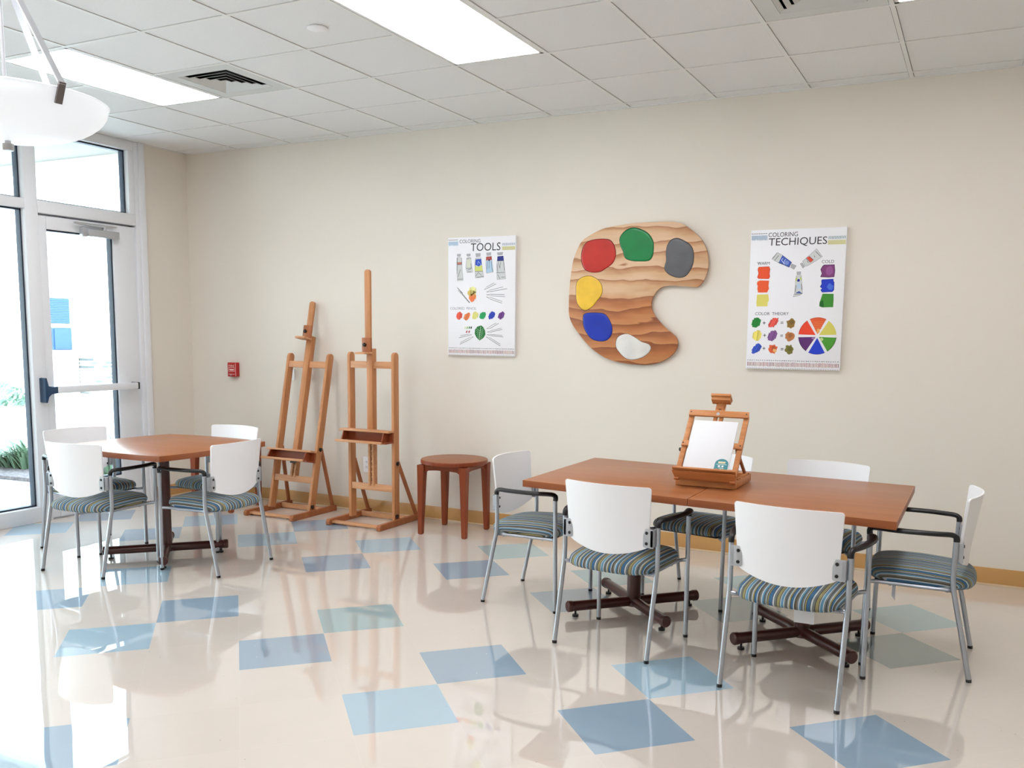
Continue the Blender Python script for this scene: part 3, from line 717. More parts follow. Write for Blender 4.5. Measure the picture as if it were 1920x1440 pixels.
# ------------------------------------------------------------------ studio easels
def studio_easel(label, loc, lean, mast_top, tray_z, piv_y=0):
    t = thing('studio_easel', label, 'easel', loc, 0, 'wooden studio easels by the wall')
    FR = Matrix.Translation((0, .0325, .03)) @ Matrix.Rotation(-lean, 4, 'X') @ Matrix.Translation((0, -.0325, -.03))
    for s in (-1, 1):
        b = MB()
        poly = [(-.25, .006), (-.243, 0), (.305, 0), (.31, .006), (.31, .046), (-.235, .046), (-.25, .030)]
        b.prism([(y, z) for y, z in poly], s * .26, s * .226, 'x', .002); b.build('runner', M['brace'], t)
    b = MB(); b.box(-.226, .226, -.215, -.165, .012, .030, .002); b.build('base_slat', M['easel2'], t)
    b = MB(); b.box(-.226, .226, .165, .185, .006, .046, .002); b.build('base_slat', M['easel2'], t)
    for s in (-1, 1):
        b = MB(); poly = []
        x = s * .2115; L = 1.362
        pr_ = [(0, .03), (.065, .03)] + [(.0325 + .0325 * math.cos(a * PI / 8), L - .0325 + .0325 * math.sin(a * PI / 8)) for a in range(0, 9)]
        b.prism(pr_, x - .0135, x + .0135, 'x', .002, mx=FR); b.build('post', M['easel'], t)
    b = MB(); b.box(-.196, .196, .004, .022, 1.236, 1.290, .002, mx=FR); b.build('crossbar', M['easel2'], t)
    b = MB(); b.box(-.196, .196, .004, .022, .262, .315, .002, mx=FR); b.build('crossbar', M['easel2'], t)
    # mast: lower slotted stile and upper sliding part
    z_low = .30
    b = MB(); low_top = min(1.30, mast_top - .3)
    b.box(-.027, -.008, -.004, .045, z_low, tray_z, .001, mx=FR); b.box(.010, .027, -.004, .045, z_low, tray_z, .001, mx=FR)
    k = z_low + .02
    while k < tray_z - .02: b.box(-.008, .010, .008, .02, k, k + .012, mx=FR); k += .042
    b.build('slotted_rail', M['easel2'], t)
    b = MB(); b.box(-.008, .010, .022, .028, z_low, tray_z, mx=FR); b.build('slot', M['dark'], t)
    hz = mast_top - .63 if lean < .05 else mast_top - .315
    b = MB(); b.box(-.027, .027, -.012, .045, tray_z, hz + .02, .002, mx=FR); b.build('mast', M['easel'], t)
    b = MB(); pr_ = [(-.027, hz - .02), (.027, hz - .02), (.027, mast_top - .02)] + [(.027 * math.cos(a * PI / 8), mast_top - .02 + .02 * math.sin(a * PI / 8)) for a in range(1, 8)] + [(-.027, mast_top - .02)]
    b.prism(pr_, -.03, -.010, 'y', .002, mx=FR); b.build('mast_extension', M['easel'], t)
    b = MB(); b.box(-.042, .042, -.05, -.030, hz - .015, hz + .105, .003, mx=FR); hc = b.build('canvas_clamp', M['brace'], t)
    b = MB(); b.box(-.055, .045, -.125, -.030, hz - .022, hz - .006, .002, mx=FR); b.build('ledge', M['easel2'], hc)
    def knob(v, ax, par, r=.016):
        kb = MB()
        rot = {'y': Matrix.Rotation(PI / 2, 4, 'X'), 'x': Matrix.Rotation(PI / 2, 4, 'Y')}[ax]
        pts = []
        for q_ in range(20):
            a = 2 * PI * q_ / 20; rr = r * (1 if (q_ // 2) % 2 == 0 else .7); pts.append((rr * math.cos(a), rr * math.sin(a)))
        kb.prism(pts, 0, .014, 'z', .001, mx=FR @ Matrix.Translation(v) @ rot); kb.cyl((0, 0, -.012), (0, 0, .004), .006, 10, mx=FR @ Matrix.Translation(v) @ rot)
        kb.build('knob', M['black'], par)
    knob((-.012, -.052, hz + .05), 'y', hc)
    knob((.226, .033, .49 + (.06 if lean > .05 else 0)), 'x', t); knob((.226, .02, .07), 'x', t)
    # paint tray: ledge on top, drawer floor below, slanted cheeks
    b = MB(); b.box(-.255, .222, -.075, .0, tray_z, tray_z + .016, .002, mx=FR); b.build('tray_ledge', M['easel2'], t)
    b = MB(); zb = tray_z - .070
    b.box(-.215, .222, -.02, -.004, zb, tray_z, mx=FR); b.box(-.255, .222, -.115, -.004, zb - .012, zb, mx=FR)
    b.prism([(-.075, tray_z), (-.004, tray_z), (-.004, zb), (-.105, zb)], .170, .180, 'x', mx=FR); b.prism([(-.075, tray_z), (-.004, tray_z), (-.004, zb), (-.105, zb)], -.215, -.205, 'x', mx=FR)
    b.build('tray', M['trayin'], t, smooth=False)
    b = MB(); b.box(-.258, .190, -.128, -.113, zb - .014, zb + .006, .002, mx=FR); b.build('tray_lip', M['easel2'], t)
    b = MB(); b.cyl((-.025, -.02, zb - .02), (.03, -.02, zb - .02), .008, 12, mx=FR); b.build('spring_catch', M['darksteel'], t)
    for s in (-1, 1):
        p0 = FR @ Vector((s * .2115, .062, .50 if lean < .05 else .56)); p1 = Vector((s * .24, .275, .046))
        b = MB(); b.bar(p0, p1, .022, .026, (0, 1, 0), .002); b.build('brace', M['brace'], t)
    return t
studio_easel('tall upright wooden easel with raised mast standing left of the round stool', (2.290, -.352, 0), 0, 2.0, .738)
studio_easel('wooden easel leaning back against the wall in the left corner', (1.466, -.392, 0), math.radians(12.2), 1.80, .515)

# ------------------------------------------------------------------ desk easel with canvas on the long table
TZ = .7605
de = thing('desk_easel', 'small wooden tabletop easel holding a blank canvas on the long table', 'easel', (5.395, -1.6, TZ), 0)
def lo(x, y, z): return (x - 5.395, y + 1.6, z - TZ)
b = MB()
x0, x1, y0, y1 = 5.236, 5.545, -1.765, -1.43
for a0, a1, c0, c1 in ((x0, x1, y0, y0 + .02), (x0, x1, y1 - .02, y1), (x0, x0 + .02, y0 + .02, y1 - .02), (x1 - .02, x1, y0 + .02, y1 - .02)):
    b.box(a0 - 5.395, a1 - 5.395, c0 + 1.6, c1 + 1.6, .002, .040, .002)
for k in range(6):
    yy = y0 + .06 + k * .045
    for xx in (x0 + .001, x1 - .019): b.box(xx - 5.395, xx + .018 - 5.395, yy + 1.6, yy + .018 + 1.6, .040, .048, .001)
b.box(x0 - 5.395 + .02, x1 - 5.395 - .02, y0 + 1.62, y1 + 1.58, .004, .01)
bx = b.build('base_box', M['deasel'], de)
for xx in (-.085, .075):
    h_ = MB(); h_.box(xx - .022, xx + .022, y0 + 1.6 - .003, y0 + 1.6 + .004, .038, .044, .001); h_.build('hinge', M['steel'], bx)
th = math.radians(39)
DF = Matrix.Translation(lo(5.395, -1.795, .835)) @ Matrix.Rotation(-th, 4, 'X')      # local z runs up the leaning frame, y into it
for s in (-1, 1):
    b = MB(); b.box(s * .143 - .013, s * .143 + .013, .008, .026, -.035, .365, .002, mx=DF); b.build('stile', M['deasel'], de)
b = MB(); b.box(-.156, .156, -.004, .008, .345, .382, .003, mx=DF); tb = b.build('top_rail', M['deasel'], de)
for xx, r_ in ((-.145, .0035), (.145, .0035)):
    k_ = MB(); k_.lathe([(.0004, -.001), (r_, -.001), (r_, .001), (.0004, .001)], 12, mx=DF @ Matrix.Translation((xx, -.0045, .366)) @ Matrix.Rotation(PI / 2, 4, 'X')); k_.build('screw', M['black'], tb)
k_ = MB(); k_.lathe([(.0004, -.003), (.006, -.003), (.009, -.001), (.009, .001), (.0004, .001)], 16, mx=DF @ Matrix.Translation((-.002, -.0045, .360)) @ Matrix.Rotation(PI / 2, 4, 'X')); k_.build('bolt', M['steel'], tb)
b = MB(); b.box(-.156, .156, -.002, .008, .158, .190, .002, mx=DF); mid = b.build('middle_rail', M['deasel'], de)
for xx in (-.148, .146):
    k_ = MB(); k_.lathe([(.0004, -.001), (.0035, -.001), (.0035, .001), (.0004, .001)], 12, mx=DF @ Matrix.Translation((xx, -.003, .175)) @ Matrix.Rotation(PI / 2, 4, 'X')); k_.build('screw', M['black'], mid)
    k2 = MB(); k2.box(xx - .02, xx + .006, .010, .03, .138, .152, .003, mx=DF); k2.cyl((xx, .02, .13), (xx, .034, .13), .009, 12, mx=DF); k2.build('wing_nut', M['black'], mid)
b = MB(); b.box(-.026, -.006, .010, .022, .0, .435, .001, mx=DF); b.box(.004, .024, .010, .022, .0, .435, .001, mx=DF); b.box(-.018, .018, .004, .020, .40, .44, .001, mx=DF)
b.build('centre_post', M['deasel'], de)
b = MB(); b.box(-.052, .052, -.040, .018, .450, .466, .003, mx=DF); b.box(-.048, .050, -.030, .012, .432, .452, .002, mx=DF); b.build('canvas_holder', M['deasel'], de)
b = MB(); b.box(-.160, .158, -.045, .010, -.004, .006, .0015, mx=DF)
b.add([lo(x, y, z) for x, y, z in ((5.235, -1.835, .846), (5.555, -1.835, .846), (5.548, -1.80, .800), (5.245, -1.80, .800), (5.235, -1.822, .846), (5.555, -1.822, .846), (5.548, -1.787, .800), (5.245, -1.787, .800))],
      [(0, 1, 2, 3), (4, 7, 6, 5), (0, 4, 5, 1), (3, 2, 6, 7), (0, 3, 7, 4), (1, 5, 6, 2)])
b.build('pencil_ledge', M['deasel'], de)
for s in (-1, 1):
    p0 = DF @ Vector((s * .125, .03, .17)); p1 = Vector(lo(5.395 + s * .125, -1.475, .806)); b = MB(); b.bar(p0, p1, .014, .014, (0, 1, 0), .001); b.build('strut', M['brace'], de)
cv = MB(); cv.box(-.115, .115, -.0105, -.0045, .007, .311, .001, mx=DF)
co_ = cv.build('canvas_board', M['canvas']); co_.location = de.location; tag(co_, 'blank white canvas board standing on the tabletop easel', 'canvas')

# coloured flat print helper ------------------------------------------------
class Ink:
    def __init__(s, mx): s.bm = bmesh.new(); s.l = s.bm.loops.layers.float_color.new('ink'); s.mx = mx
    def poly(s, pts, col, lay=0):
        """pts in the flat (x, z) frame; lay lifts later ink above earlier ink"""
        try:
            f = s.bm.faces.new([s.bm.verts.new(s.mx @ Vector((x, -.0003 - lay * .0002, z))) for x, z in pts])
        except ValueError: return
        c = lin(col)
        for lp in f.loops: lp[s.l] = (*c, 1)
    def stroke(s, pts, w, col, lay=0):
        for (a, b_) in zip(pts[:-1], pts[1:]):
            a, b_ = Vector(a), Vector(b_); d = b_ - a
            if d.length < 1e-6: continue
            n = Vector((-d.y, d.x)).normalized() * w / 2; e = d.normalized() * w * .3
            s.poly([tuple(a + n - e), tuple(b_ + n + e), tuple(b_ - n + e), tuple(a - n - e)], col, lay)
    def blob(s, c, rx, ry, col, lay=0, jit=.12, n=18, seed=0, rot=0):
        r = random.Random(seed); pts = []
        for k in range(n):
            a = 2 * PI * k / n; q_ = 1 + r.uniform(-jit, jit); x, y = rx * math.cos(a) * q_, ry * math.sin(a) * q_
            pts.append((c[0] + x * math.cos(rot) - y * math.sin(rot), c[1] + x * math.sin(rot) + y * math.cos(rot)))
        s.poly(pts, col, lay)
    def text(s, string, x0, x1, z, hgt, col, shear=0, lay=1, rot=0, thin=0):
        cu = bpy.data.curves.new('txt', 'FONT'); cu.body = string; cu.size = 1; cu.shear = shear; cu.resolution_u = 3; cu.offset = thin
        ob = bpy.data.objects.new('txt', cu); COL.objects.link(ob); bpy.context.view_layer.update()
        me_ = bpy.data.meshes.new_from_object(ob.evaluated_get(bpy.context.evaluated_depsgraph_get()))
        xs_ = [v.co.x for v in me_.vertices]; ysx = [v.co.y for v in me_.vertices]
        mx0, mx1, my0, my1 = min(xs_), max(xs_), 0, .73
        sx_ = (x1 - x0) / (mx1 - mx0); sy_ = hgt / my1; c = lin(col)
        for p_ in me_.polygons:
            q_ = []
            for i in p_.vertices:
                v = me_.vertices[i].co; xx = (v.x - mx0) * sx_; zz = v.y * sy_ + xx * rot
                q_.append((x0 + xx, z + zz))
            s.poly(q_, col, lay)
        bpy.data.objects.remove(ob); bpy.data.curves.remove(cu); bpy.data.meshes.remove(me_)
    def build(s, name, par):
        # all printed faces look to local -y
        nrm = (s.mx.to_3x3() @ Vector((0, -1, 0)))
        for f in s.bm.faces:
            f.normal_update()
            if f.normal.dot(nrm) < 0: f.normal_flip()
        me_ = bpy.data.meshes.new(name); s.bm.to_mesh(me_); s.bm.free(); me_.materials.append(M['ink'])
        o = bpy.data.objects.new(name, me_); COL.objects.link(o); o.parent = par; return o

# paper label leaning on the canvas' lower right corner
SX = DF @ Matrix.Translation((.0765, -.0108, .018))
b = MB(); arch = [(-.034, 0), (.034, 0), (.034, .034)] + [(.034 * math.cos(a * PI / 12), .038 + .030 * math.sin(a * PI / 12)) for a in range(0, 13)] + [(-.034, .034)]
b.prism(arch, -.0006, 0, 'y', mx=SX); st = b.build('printed_label', mat('teal_card', (58, 130, 140), .5), co_, smooth=False); st['label'] = 'small teal arched label on the canvas corner'
ik = Ink(SX @ Matrix.Translation((0, -.0006, 0)))
ik.poly([(-.018, .046), (.018, .046), (.018, .052), (-.018, .052)], (214, 190, 170)); ik.poly([(-.018, .040), (.018, .040), (.018, .046), (-.018, .046)], (60, 110, 70))
for k in range(6): ik.poly([(-.017 + k * .006, .0405), (-.013 + k * .006, .0405), (-.013 + k * .006, .0505), (-.017 + k * .006, .0505)], (226, 220, 180), 1)
ik.poly([(-.026, .034), (.026, .034), (.026, .036), (-.026, .036)], (220, 236, 240)); ik.poly([(-.016, .021), (-.005, .021), (-.005, .029), (-.016, .029)], (240, 246, 248)); ik.blob((.007, .025), .0055, .0048, (240, 246, 248), jit=0)
for k in range(5): ik.blob((-.022 + k * .011, .006), .005, .004, [(200, 120, 110), (70, 110, 80), (190, 200, 190), (214, 170, 140), (90, 150, 120)][k], seed=k)
ik.poly([(-.016, .012), (.016, .012), (.010, .017), (-.010, .017)], (170, 190, 190))
ik.build('print', st)

# ------------------------------------------------------------------ wall posters
def wallpoint(px, py, y=-.026):
    v = at(px, py, 1, y); return v.x, v.z
def make_poster(label, c0, c1):
    """thin canvas panel hung on the wall"""
    x0, z0 = c0; x1, z1 = c1; cx, cz = (x0 + x1) / 2, (z0 + z1) / 2
    t = thing('poster', label, 'poster', (cx, 0, cz), 0, 'canvas posters on the back wall')
    b = MB(); b.box(x0 - cx, x1 - cx, -.026, -.0002, z0 - cz, z1 - cz, .0012); b.build('panel', M['panel'], t)
    return t, cx, cz
BK = (45, 45, 52)
def tube_art(ik, P, caps, body, bands, lines, seed):
    """drawn paint tube: cap polygon, body polygon, coloured bands, sketch lines - all in crop pixels"""
    ik.poly([P(*q) for q in body], (206, 210, 210), 0)
    for pts, col in bands: ik.poly([P(*q) for q in pts], col, 1)
    ik.poly([P(*q) for q in caps], (176, 176, 182), 1)
    out = [P(*q) for q in body] + [P(*body[0])]; ik.stroke(out, .0014, (90, 92, 98), 2)
    out = [P(*q) for q in caps] + [P(*caps[0])]; ik.stroke(out, .0014, (110, 110, 118), 2)
    for l in lines: ik.stroke([P(*q) for q in l], .0028, (60, 60, 66), 3)
def pencil(ik, P, tip, a, b_, col=(60, 60, 66)):
    """sketched pencil: sharpened tip and the two edges of its barrel"""
    ik.stroke([P(*tip), P(*a[0])], .0024, col, 1); ik.stroke([P(*a[0]), P(*a[1])], .0030, col, 1)
    ik.stroke([P(*tip), P(*b_[0])], .0018, (150, 130, 120), 1); ik.stroke([P(*b_[0]), P(*b_[1])], .0026, col, 1)
def scribble(ik, c, rx, ry, col, seed, tilt=.5, n=9, gap=.7, hgt=1):
    r = random.Random(seed); w = 2 * rx / n
    for k in range(n):
        x = -rx + w * (k + .5); h_ = ry * math.sqrt(max(.05, 1 - (x / rx) ** 2)) * r.uniform(.85, 1.15)
        kk = 1 + r.uniform(-.12, .12); cc = tuple(min(255, int(v * kk)) for v in col)
        ik.stroke([(c[0] + x - h_ * tilt, c[1] - h_), (c[0] + x + h_ * tilt, c[1] + h_)], w * (gap + .5), cc, k % 3)
def border(ik, x0, x1, zt, W, seed, rowcol=(178, 120, 110)):
    r = random.Random(seed); n = 42
    for k in range(n):
        x = x0 + (x1 - x0) * (k + .5) / n; ik.stroke([(x - .004, zt + r.uniform(-.0012, .0012)), (x + .003 * r.uniform(0, 1.4), zt)], .0034, BK, 1)
    n = 62
    for k in range(n):
        x = x0 + (x1 - x0) * (k + .5) / n; cc = [(176, 120, 110), (200, 150, 138), (150, 92, 88), (190, 160, 140)][r.randrange(4)]
        ik.stroke([(x, zt - .012 - r.uniform(0, .003)), (x + .001, zt - .036 - r.uniform(0, .004))], .0042, cc, 1)
    n = 40
    for k in range(n):
        x = x0 + (x1 - x0) * (k + .5) / n; ik.stroke([(x - .003, zt - .051), (x + .004, zt - .052)], .0026, (170, 160, 158), 1)
def header(ik, x0, xa, xb, x1, zl, zr, seed, c1, c2):
    r = random.Random(seed)
    for k in range(7): x = x0 + (xa - x0) * (k + .5) / 7; ik.stroke([(x - .005, zl), (x + .004, zl + .001)], .0036, (120, 60, 60) if k < 4 else (60, 64, 60), 1)
    for k in range(20): x = x0 + (xa - x0) * (k + .5) / 20; ik.stroke([(x, zl - .012), (x + .001, zl - .040 - r.uniform(-.003, .004))], .0040, c1, 1)
    for k in range(11): x = xb + (x1 - xb) * (k + .5) / 11; ik.stroke([(x, zr), (x + .003, zr + .016)], .0042, c2, 1)
    for k in range(18): x = xb + (x1 - xb) * (k + .5) / 18; ik.stroke([(x, zr - .010), (x + .002, zr - .034)], .0056, (206, 204, 150), 1)

# left poster: COLORING TOOLS
PX0, PZ0 = wallpoint(842, 665.5); PX1, PZ1 = wallpoint(967, 441)
PX0 = (PX0 + wallpoint(838.5, 447)[0]) / 2
pl_, cx, cz = make_poster('white canvas poster headed COLORING TOOLS, beside the tall easel', (PX0, PZ0), (PX1, PZ1))
T = Matrix.Translation((-cx, -.0262, -cz)); ik = Ink(T)
def A(x, y): return wallpoint(830 + x / 12, 430 + y / 12)
def B(x, y): return wallpoint(830 + x / 10.287, 540 + y / 10.287)
xa, za = A(380, 315); xb, _ = A(850, 300); ik.text('COLORING', xa, xb, za, .0285, (70, 72, 80))
xa, za = A(636, 492); xb, _ = A(1300, 475); ik.text('TOOLS', xa, xb, za, .062, BK, shear=.05)
xa, za = B(148, 418); xb, _ = B(650, 412); ik.text('COLORED  PENCIL', xa, xb, za, .0205, (120, 122, 128), thin=-.006)
xh0, zh = A(92, 250); xh1, _ = A(350, 245); xh2, zr = A(1335, 355); xh3, _ = A(1640, 350)
header(ik, PX0 + .004, xh1, xh2, PX1 - .004, zh, zr - .002, 3, (178, 200, 220), (120, 146, 170))
border(ik, PX0 + .006, PX1 - .004, B(700, 1165)[1], 1, 5)
tube_art(ik, A, [(325, 560), (408, 556), (404, 605), (335, 608)], [(322, 640), (375, 625), (425, 640), (440, 880), (462, 1150), (335, 1160), (320, 900)],
         [([(332, 745), (428, 735), (428, 790), (332, 798)], (190, 120, 104))], [[(330, 640), (328, 790)], [(425, 650), (430, 780)], [(330, 800), (325, 1000)], [(335, 1125), (455, 1118)], [(332, 798), (428, 790)], [(350, 1070), (400, 900)]], 1)
tube_art(ik, A, [(540, 558), (625, 552), (620, 600), (548, 604)], [(540, 650), (585, 618), (630, 640), (655, 800), (680, 965), (545, 970), (520, 850)],
         [([(540, 690), (632, 680), (645, 850), (535, 862)], (214, 218, 200))], [[(545, 665), (605, 655)], [(632, 640), (640, 665)], [(635, 770), (642, 870)], [(530, 880), (660, 872)], [(560, 960), (640, 955)], [(560, 920), (640, 890)]], 2)
tube_art(ik, A, [(745, 545), (850, 540), (845, 610), (752, 620)], [(735, 650), (865, 640), (880, 790), (925, 1075), (740, 1095), (725, 900)],
         [([(745, 675), (868, 668), (880, 790), (815, 835), (735, 800)], (44, 78, 190)), ([(728, 830), (812, 842), (885, 800), (905, 940), (725, 942)], (208, 216, 120))],
         [[(735, 945), (905, 940)], [(770, 1080), (920, 1060)], [(740, 1060), (800, 980)], [(800, 970), (880, 1040)], [(725, 840), (735, 700)]], 3)
ik.stroke([A(790, 790), A(800, 720), A(850, 770), A(850, 800)], .004, (150, 176, 230), 3)
tube_art(ik, A, [(985, 530), (1090, 520), (1085, 585), (995, 592)], [(980, 620), (1100, 605), (1120, 780), (1138, 960), (985, 990), (970, 800)],
         [([(978, 620), (1100, 608), (1110, 690), (975, 700)], (190, 80, 76)), ([(975, 705), (1112, 695), (1136, 950), (985, 980)], (176, 204, 226))],
         [[(1015, 610), (1020, 690)], [(1075, 610), (1085, 690)], [(1010, 720), (1000, 900)], [(1050, 700), (1045, 880)], [(1095, 720), (1110, 900)], [(1120, 900), (1130, 960)]], 4)
ik.blob(A(1048, 693), .007, .007, (30, 30, 70), 4, 0)
tube_art(ik, A, [(1228, 525), (1355, 515), (1345, 575), (1240, 580)], [(1235, 610), (1365, 598), (1390, 820), (1420, 1115), (1225, 1130), (1215, 850)],
         [([(1232, 612), (1366, 600), (1375, 705), (1226, 716)], (38, 48, 130))],
         [[(1228, 714), (1378, 704)], [(1250, 740), (1290, 880)], [(1290, 860), (1305, 740)], [(1370, 720), (1390, 930)], [(1215, 980), (1400, 968)], [(1240, 1020), (1290, 1110)], [(1320, 1075), (1395, 1072)], [(1225, 780), (1240, 960)]], 5)
ik.stroke([A(330, 1310), A(450, 1440)], .003, BK, 1); ik.stroke([B(290, 0), B(480, 230), B(520, 280)], .0034, BK, 1); ik.stroke([B(300, 45), B(420, 175), B(515, 285)], .0028, BK, 2)
scribble(ik, B(575, 50), .030, .026, (224, 222, 150), 6, tilt=.02, n=7, gap=1.0); scribble(ik, B(560, 95), .034, .018, (236, 206, 110), 7, tilt=.02, n=7, gap=1.0)
scribble(ik, B(575, 175), .032, .028, (234, 140, 80), 8, tilt=.15, n=10, gap=.6); ik.blob(B(570, 215), .018, .022, (236, 120, 72), 3, .2, seed=3)
pencil(ik, A, (940, 1360), ((1000, 1330), (1200, 1230)), ((985, 1300), (1160, 1205)))
pencil(ik, A, (985, 1410), ((1090, 1400), (1445, 1335)), ((1060, 1370), (1360, 1295)))
pencil(ik, B, (845, 130), ((930, 120), (1190, 130)), ((930, 150), (1200, 168)))
pencil(ik, B, (845, 172), ((920, 215), (1140, 292)), ((920, 180), (1150, 262)))
for c, rgb, k, tl in ((B(322, 535), (232, 92, 72), 1, .15), (B(468, 550), (226, 124, 70), 2, .45), (B(628, 530), (222, 218, 130), 3, .2), (B(772, 532), (34, 150, 88), 4, .3), (B(948, 528), (40, 64, 178), 5, .4), (B(1130, 530), (104, 56, 128), 6, .35)):
    scribble(ik, c, .024, .026, rgb, k + 20, tl, 7, .75 if k in (2, 6) else 1.1)
for (x, y, c) in ((435, 770, (216, 220, 190)), (475, 768, (140, 186, 110)), (515, 765, (50, 120, 60)), (552, 765, (30, 40, 34)), (465, 845, (170, 70, 62)), (512, 843, (170, 70, 62))): ik.blob(B(x, y), .0058, .0105, c, 1, .1, seed=x, rot=-.4)
leafp = [(745, 720), (790, 760), (820, 830), (825, 900), (790, 960), (712, 1015), (650, 950), (618, 880), (625, 800), (670, 745)]
ik.poly([B(*q) for q in leafp], (28, 112, 52), 1); ik.stroke([B(735, 740), B(720, 860), B(706, 1010)], .003, (190, 220, 190), 3)
for k in range(5):
    y = 790 + k * 40; ik.stroke([B(722, y + 40), B(790 - k * 6, y - 12)], .0018, (176, 214, 176), 3); ik.stroke([B(718, y + 40), B(640 + k * 8, y - 20)], .0018, (176, 214, 176), 3)
pencil(ik, B, (850, 785), ((925, 775), (1080, 682)), ((905, 745), (1030, 678))); pencil(ik, B, (860, 848), ((935, 850), (1150, 798)), ((925, 825), (1130, 775)))
pencil(ik, B, (852, 898), ((930, 920), (1165, 945)), ((920, 895), (1150, 915))); pencil(ik, B, (838, 942), ((900, 985), (1110, 1118)), ((910, 960), (1110, 1085)))
pencil(ik, B, (562, 900), ((510, 915), (315, 960)), ((500, 892), (345, 920))); pencil(ik, B, (592, 940), ((520, 995), (335, 1085)), ((520, 955), (340, 1055)))
ik.build('artwork', pl_)

# right poster: COLORING TECHIQUES
QX0, QZ0 = wallpoint(1398, 690.5); QX1, QZ1 = wallpoint(1587.5, 425)
QX0 = (QX0 + wallpoint(1409, 433)[0]) / 2; QX1 = (QX1 + wallpoint(1575.5, 692)[0]) / 2
pr2, cx, cz = make_poster('white canvas poster headed COLORING TECHIQUES with a colour wheel, right of the palette', (QX0, QZ0), (QX1, QZ1))
T = Matrix.Translation((-cx, -.0262, -cz)); ik = Ink(T)
def C_(x, y): return wallpoint(1390 + x / 9.143, 420 + y / 9.143)
def D_(x, y): return wallpoint(1390 + x / 9.143, 560 + y / 9.143)
xa, za = C_(466, 226); xb, _ = C_(968, 210); ik.text('COLORING', xa, xb, za, .030, BK)
xa, za = C_(470, 372); xb, _ = C_(1468, 345); ik.text('TECHIQUES', xa, xb, za, .050, BK, shear=.02)
xa, za = C_(276, 702); xb, _ = C_(486, 695); ik.text('WARM', xa, xb, za, .0205, (80, 80, 88))
xa, za = C_(1380, 672); xb, _ = C_(1590, 668); ik.text('COLD', xa, xb, za, .0205, (80, 80, 88))
xa, za = D_(238, 282); xb, _ = D_(812, 272); ik.text('COLOR  THEORY', xa, xb, za, .0205, (80, 80, 88))
_, zh = C_(300, 170); xh1, _ = C_(450, 160); xh2, zr = C_(1485, 256)
header(ik, QX0 + .004, xh1, xh2, QX1 - .004, zh, zr, 3, (170, 190, 210), (100, 150, 160))
border(ik, QX0 + .006, QX1 - .006, D_(900, 1068)[1], 1, 9)
def patch(P, pts, col, edge_, seed):
    ik.poly([P(*q) for q in pts], col, 0); ik.stroke([P(*q) for q in pts + [pts[0]]], .0032, edge_, 1)
patch(C_, [(300, 740), (475, 732), (492, 770), (480, 850), (488, 905), (470, 938), (300, 935), (276, 915), (298, 850), (285, 780)], (236, 84, 42), (206, 50, 24), 1)
patch(C_, [(280, 990), (320, 972), (472, 975), (462, 1060), (470, 1110), (440, 1170), (290, 1172), (278, 1110), (285, 1060), (270, 1030)], (236, 92, 44), (240, 110, 60), 2)
q1 = [C_(x, y) for x, y in [(270, 1210), (460, 1205), (472, 1280)]] + [D_(470, 40), D_(452, 60), D_(448, 130), D_(262, 134), D_(258, 60)]
ik.poly(q1, (222, 212, 110), 0)
patch(C_, [(1420, 702), (1595, 698), (1604, 800), (1590, 905), (1500, 912), (1358, 905), (1384, 850), (1362, 780), (1392, 725)], (128, 60, 120), (66, 28, 70), 3)
patch(C_, [(1385, 955), (1575, 945), (1578, 985), (1590, 1000), (1585, 1130), (1560, 1160), (1385, 1168), (1362, 1130), (1390, 1105), (1352, 1075), (1380, 1030), (1375, 975)], (24, 58, 198), (12, 36, 150), 4)
q1 = [C_(1392, 1195), C_(1582, 1198)] + [D_(1582, 20), D_(1574, 145), D_(1390, 150), D_(1336, 130), D_(1360, 105), D_(1340, 70), D_(1358, 20)]
ik.poly(q1, (58, 138, 44), 0); ik.poly([D_(1342, 60), D_(1400, 20), D_(1420, 140), D_(1390, 150), D_(1336, 130)], (18, 98, 24), 1)
ik.blob(C_(1520, 1075), .018, .02, (70, 110, 214), 2, .2, seed=2); ik.blob(C_(1510, 800), .022, .03, (150, 84, 144), 2, .1, seed=3)
tube_art(ik, C_, [(862, 682), (942, 715), (902, 778), (845, 745)], [(618, 488), (700, 530), (862, 655), (822, 740), (640, 668), (525, 600)],
         [([(705, 535), (862, 655), (820, 738), (642, 662)], (66, 96, 190))], [[(640, 540), (570, 625)], [(860, 660), (815, 742)], [(640, 660), (820, 742)], [(610, 500), (540, 590)]], 1)
ik.stroke([C_(715, 590), C_(690, 620), C_(740, 690)], .004, (200, 214, 240), 4); ik.stroke([C_(760, 605), C_(735, 640), C_(730, 670)], .004, (200, 214, 240), 4); ik.blob(C_(780, 665), .014, .014, (120, 146, 214), 4, 0)
tube_art(ik, C_, [(1010, 680), (1045, 665), (1085, 730), (1055, 758)], [(1050, 640), (1140, 560), (1290, 425), (1390, 560), (1240, 655), (1130, 720), (1090, 720)],
         [([(1115, 580), (1160, 555), (1235, 620), (1190, 658)], (220, 76, 50))], [[(1275, 470), (1360, 555)], [(1110, 590), (1180, 655)], [(1165, 555), (1235, 615)], [(1130, 635), (1150, 660)], [(1250, 540), (1260, 570)]], 2)
tube_art(ik, C_, [(952, 820), (1020, 818), (1014, 870), (956, 872)], [(940, 890), (1030, 885), (1048, 1190), (1000, 1225), (890, 1250), (912, 1180)],
         [([(932, 930), (960, 900), (958, 975), (926, 985)], (190, 204, 110)), ([(1005, 900), (1034, 920), (1036, 960), (1012, 960)], (190, 204, 110)), ([(960, 1010), (1010, 1010), (1018, 1110), (952, 1110)], (188, 206, 226)),
          ([(920, 1185), (990, 1150), (1046, 1190)], (60, 84, 160))], [[(940, 1050), (925, 1160)], [(1030, 1030), (1040, 1130)], [(915, 1205), (1040, 1195)]], 3)
ik.blob(C_(981, 967), .009, .009, (24, 32, 140), 4, 0)
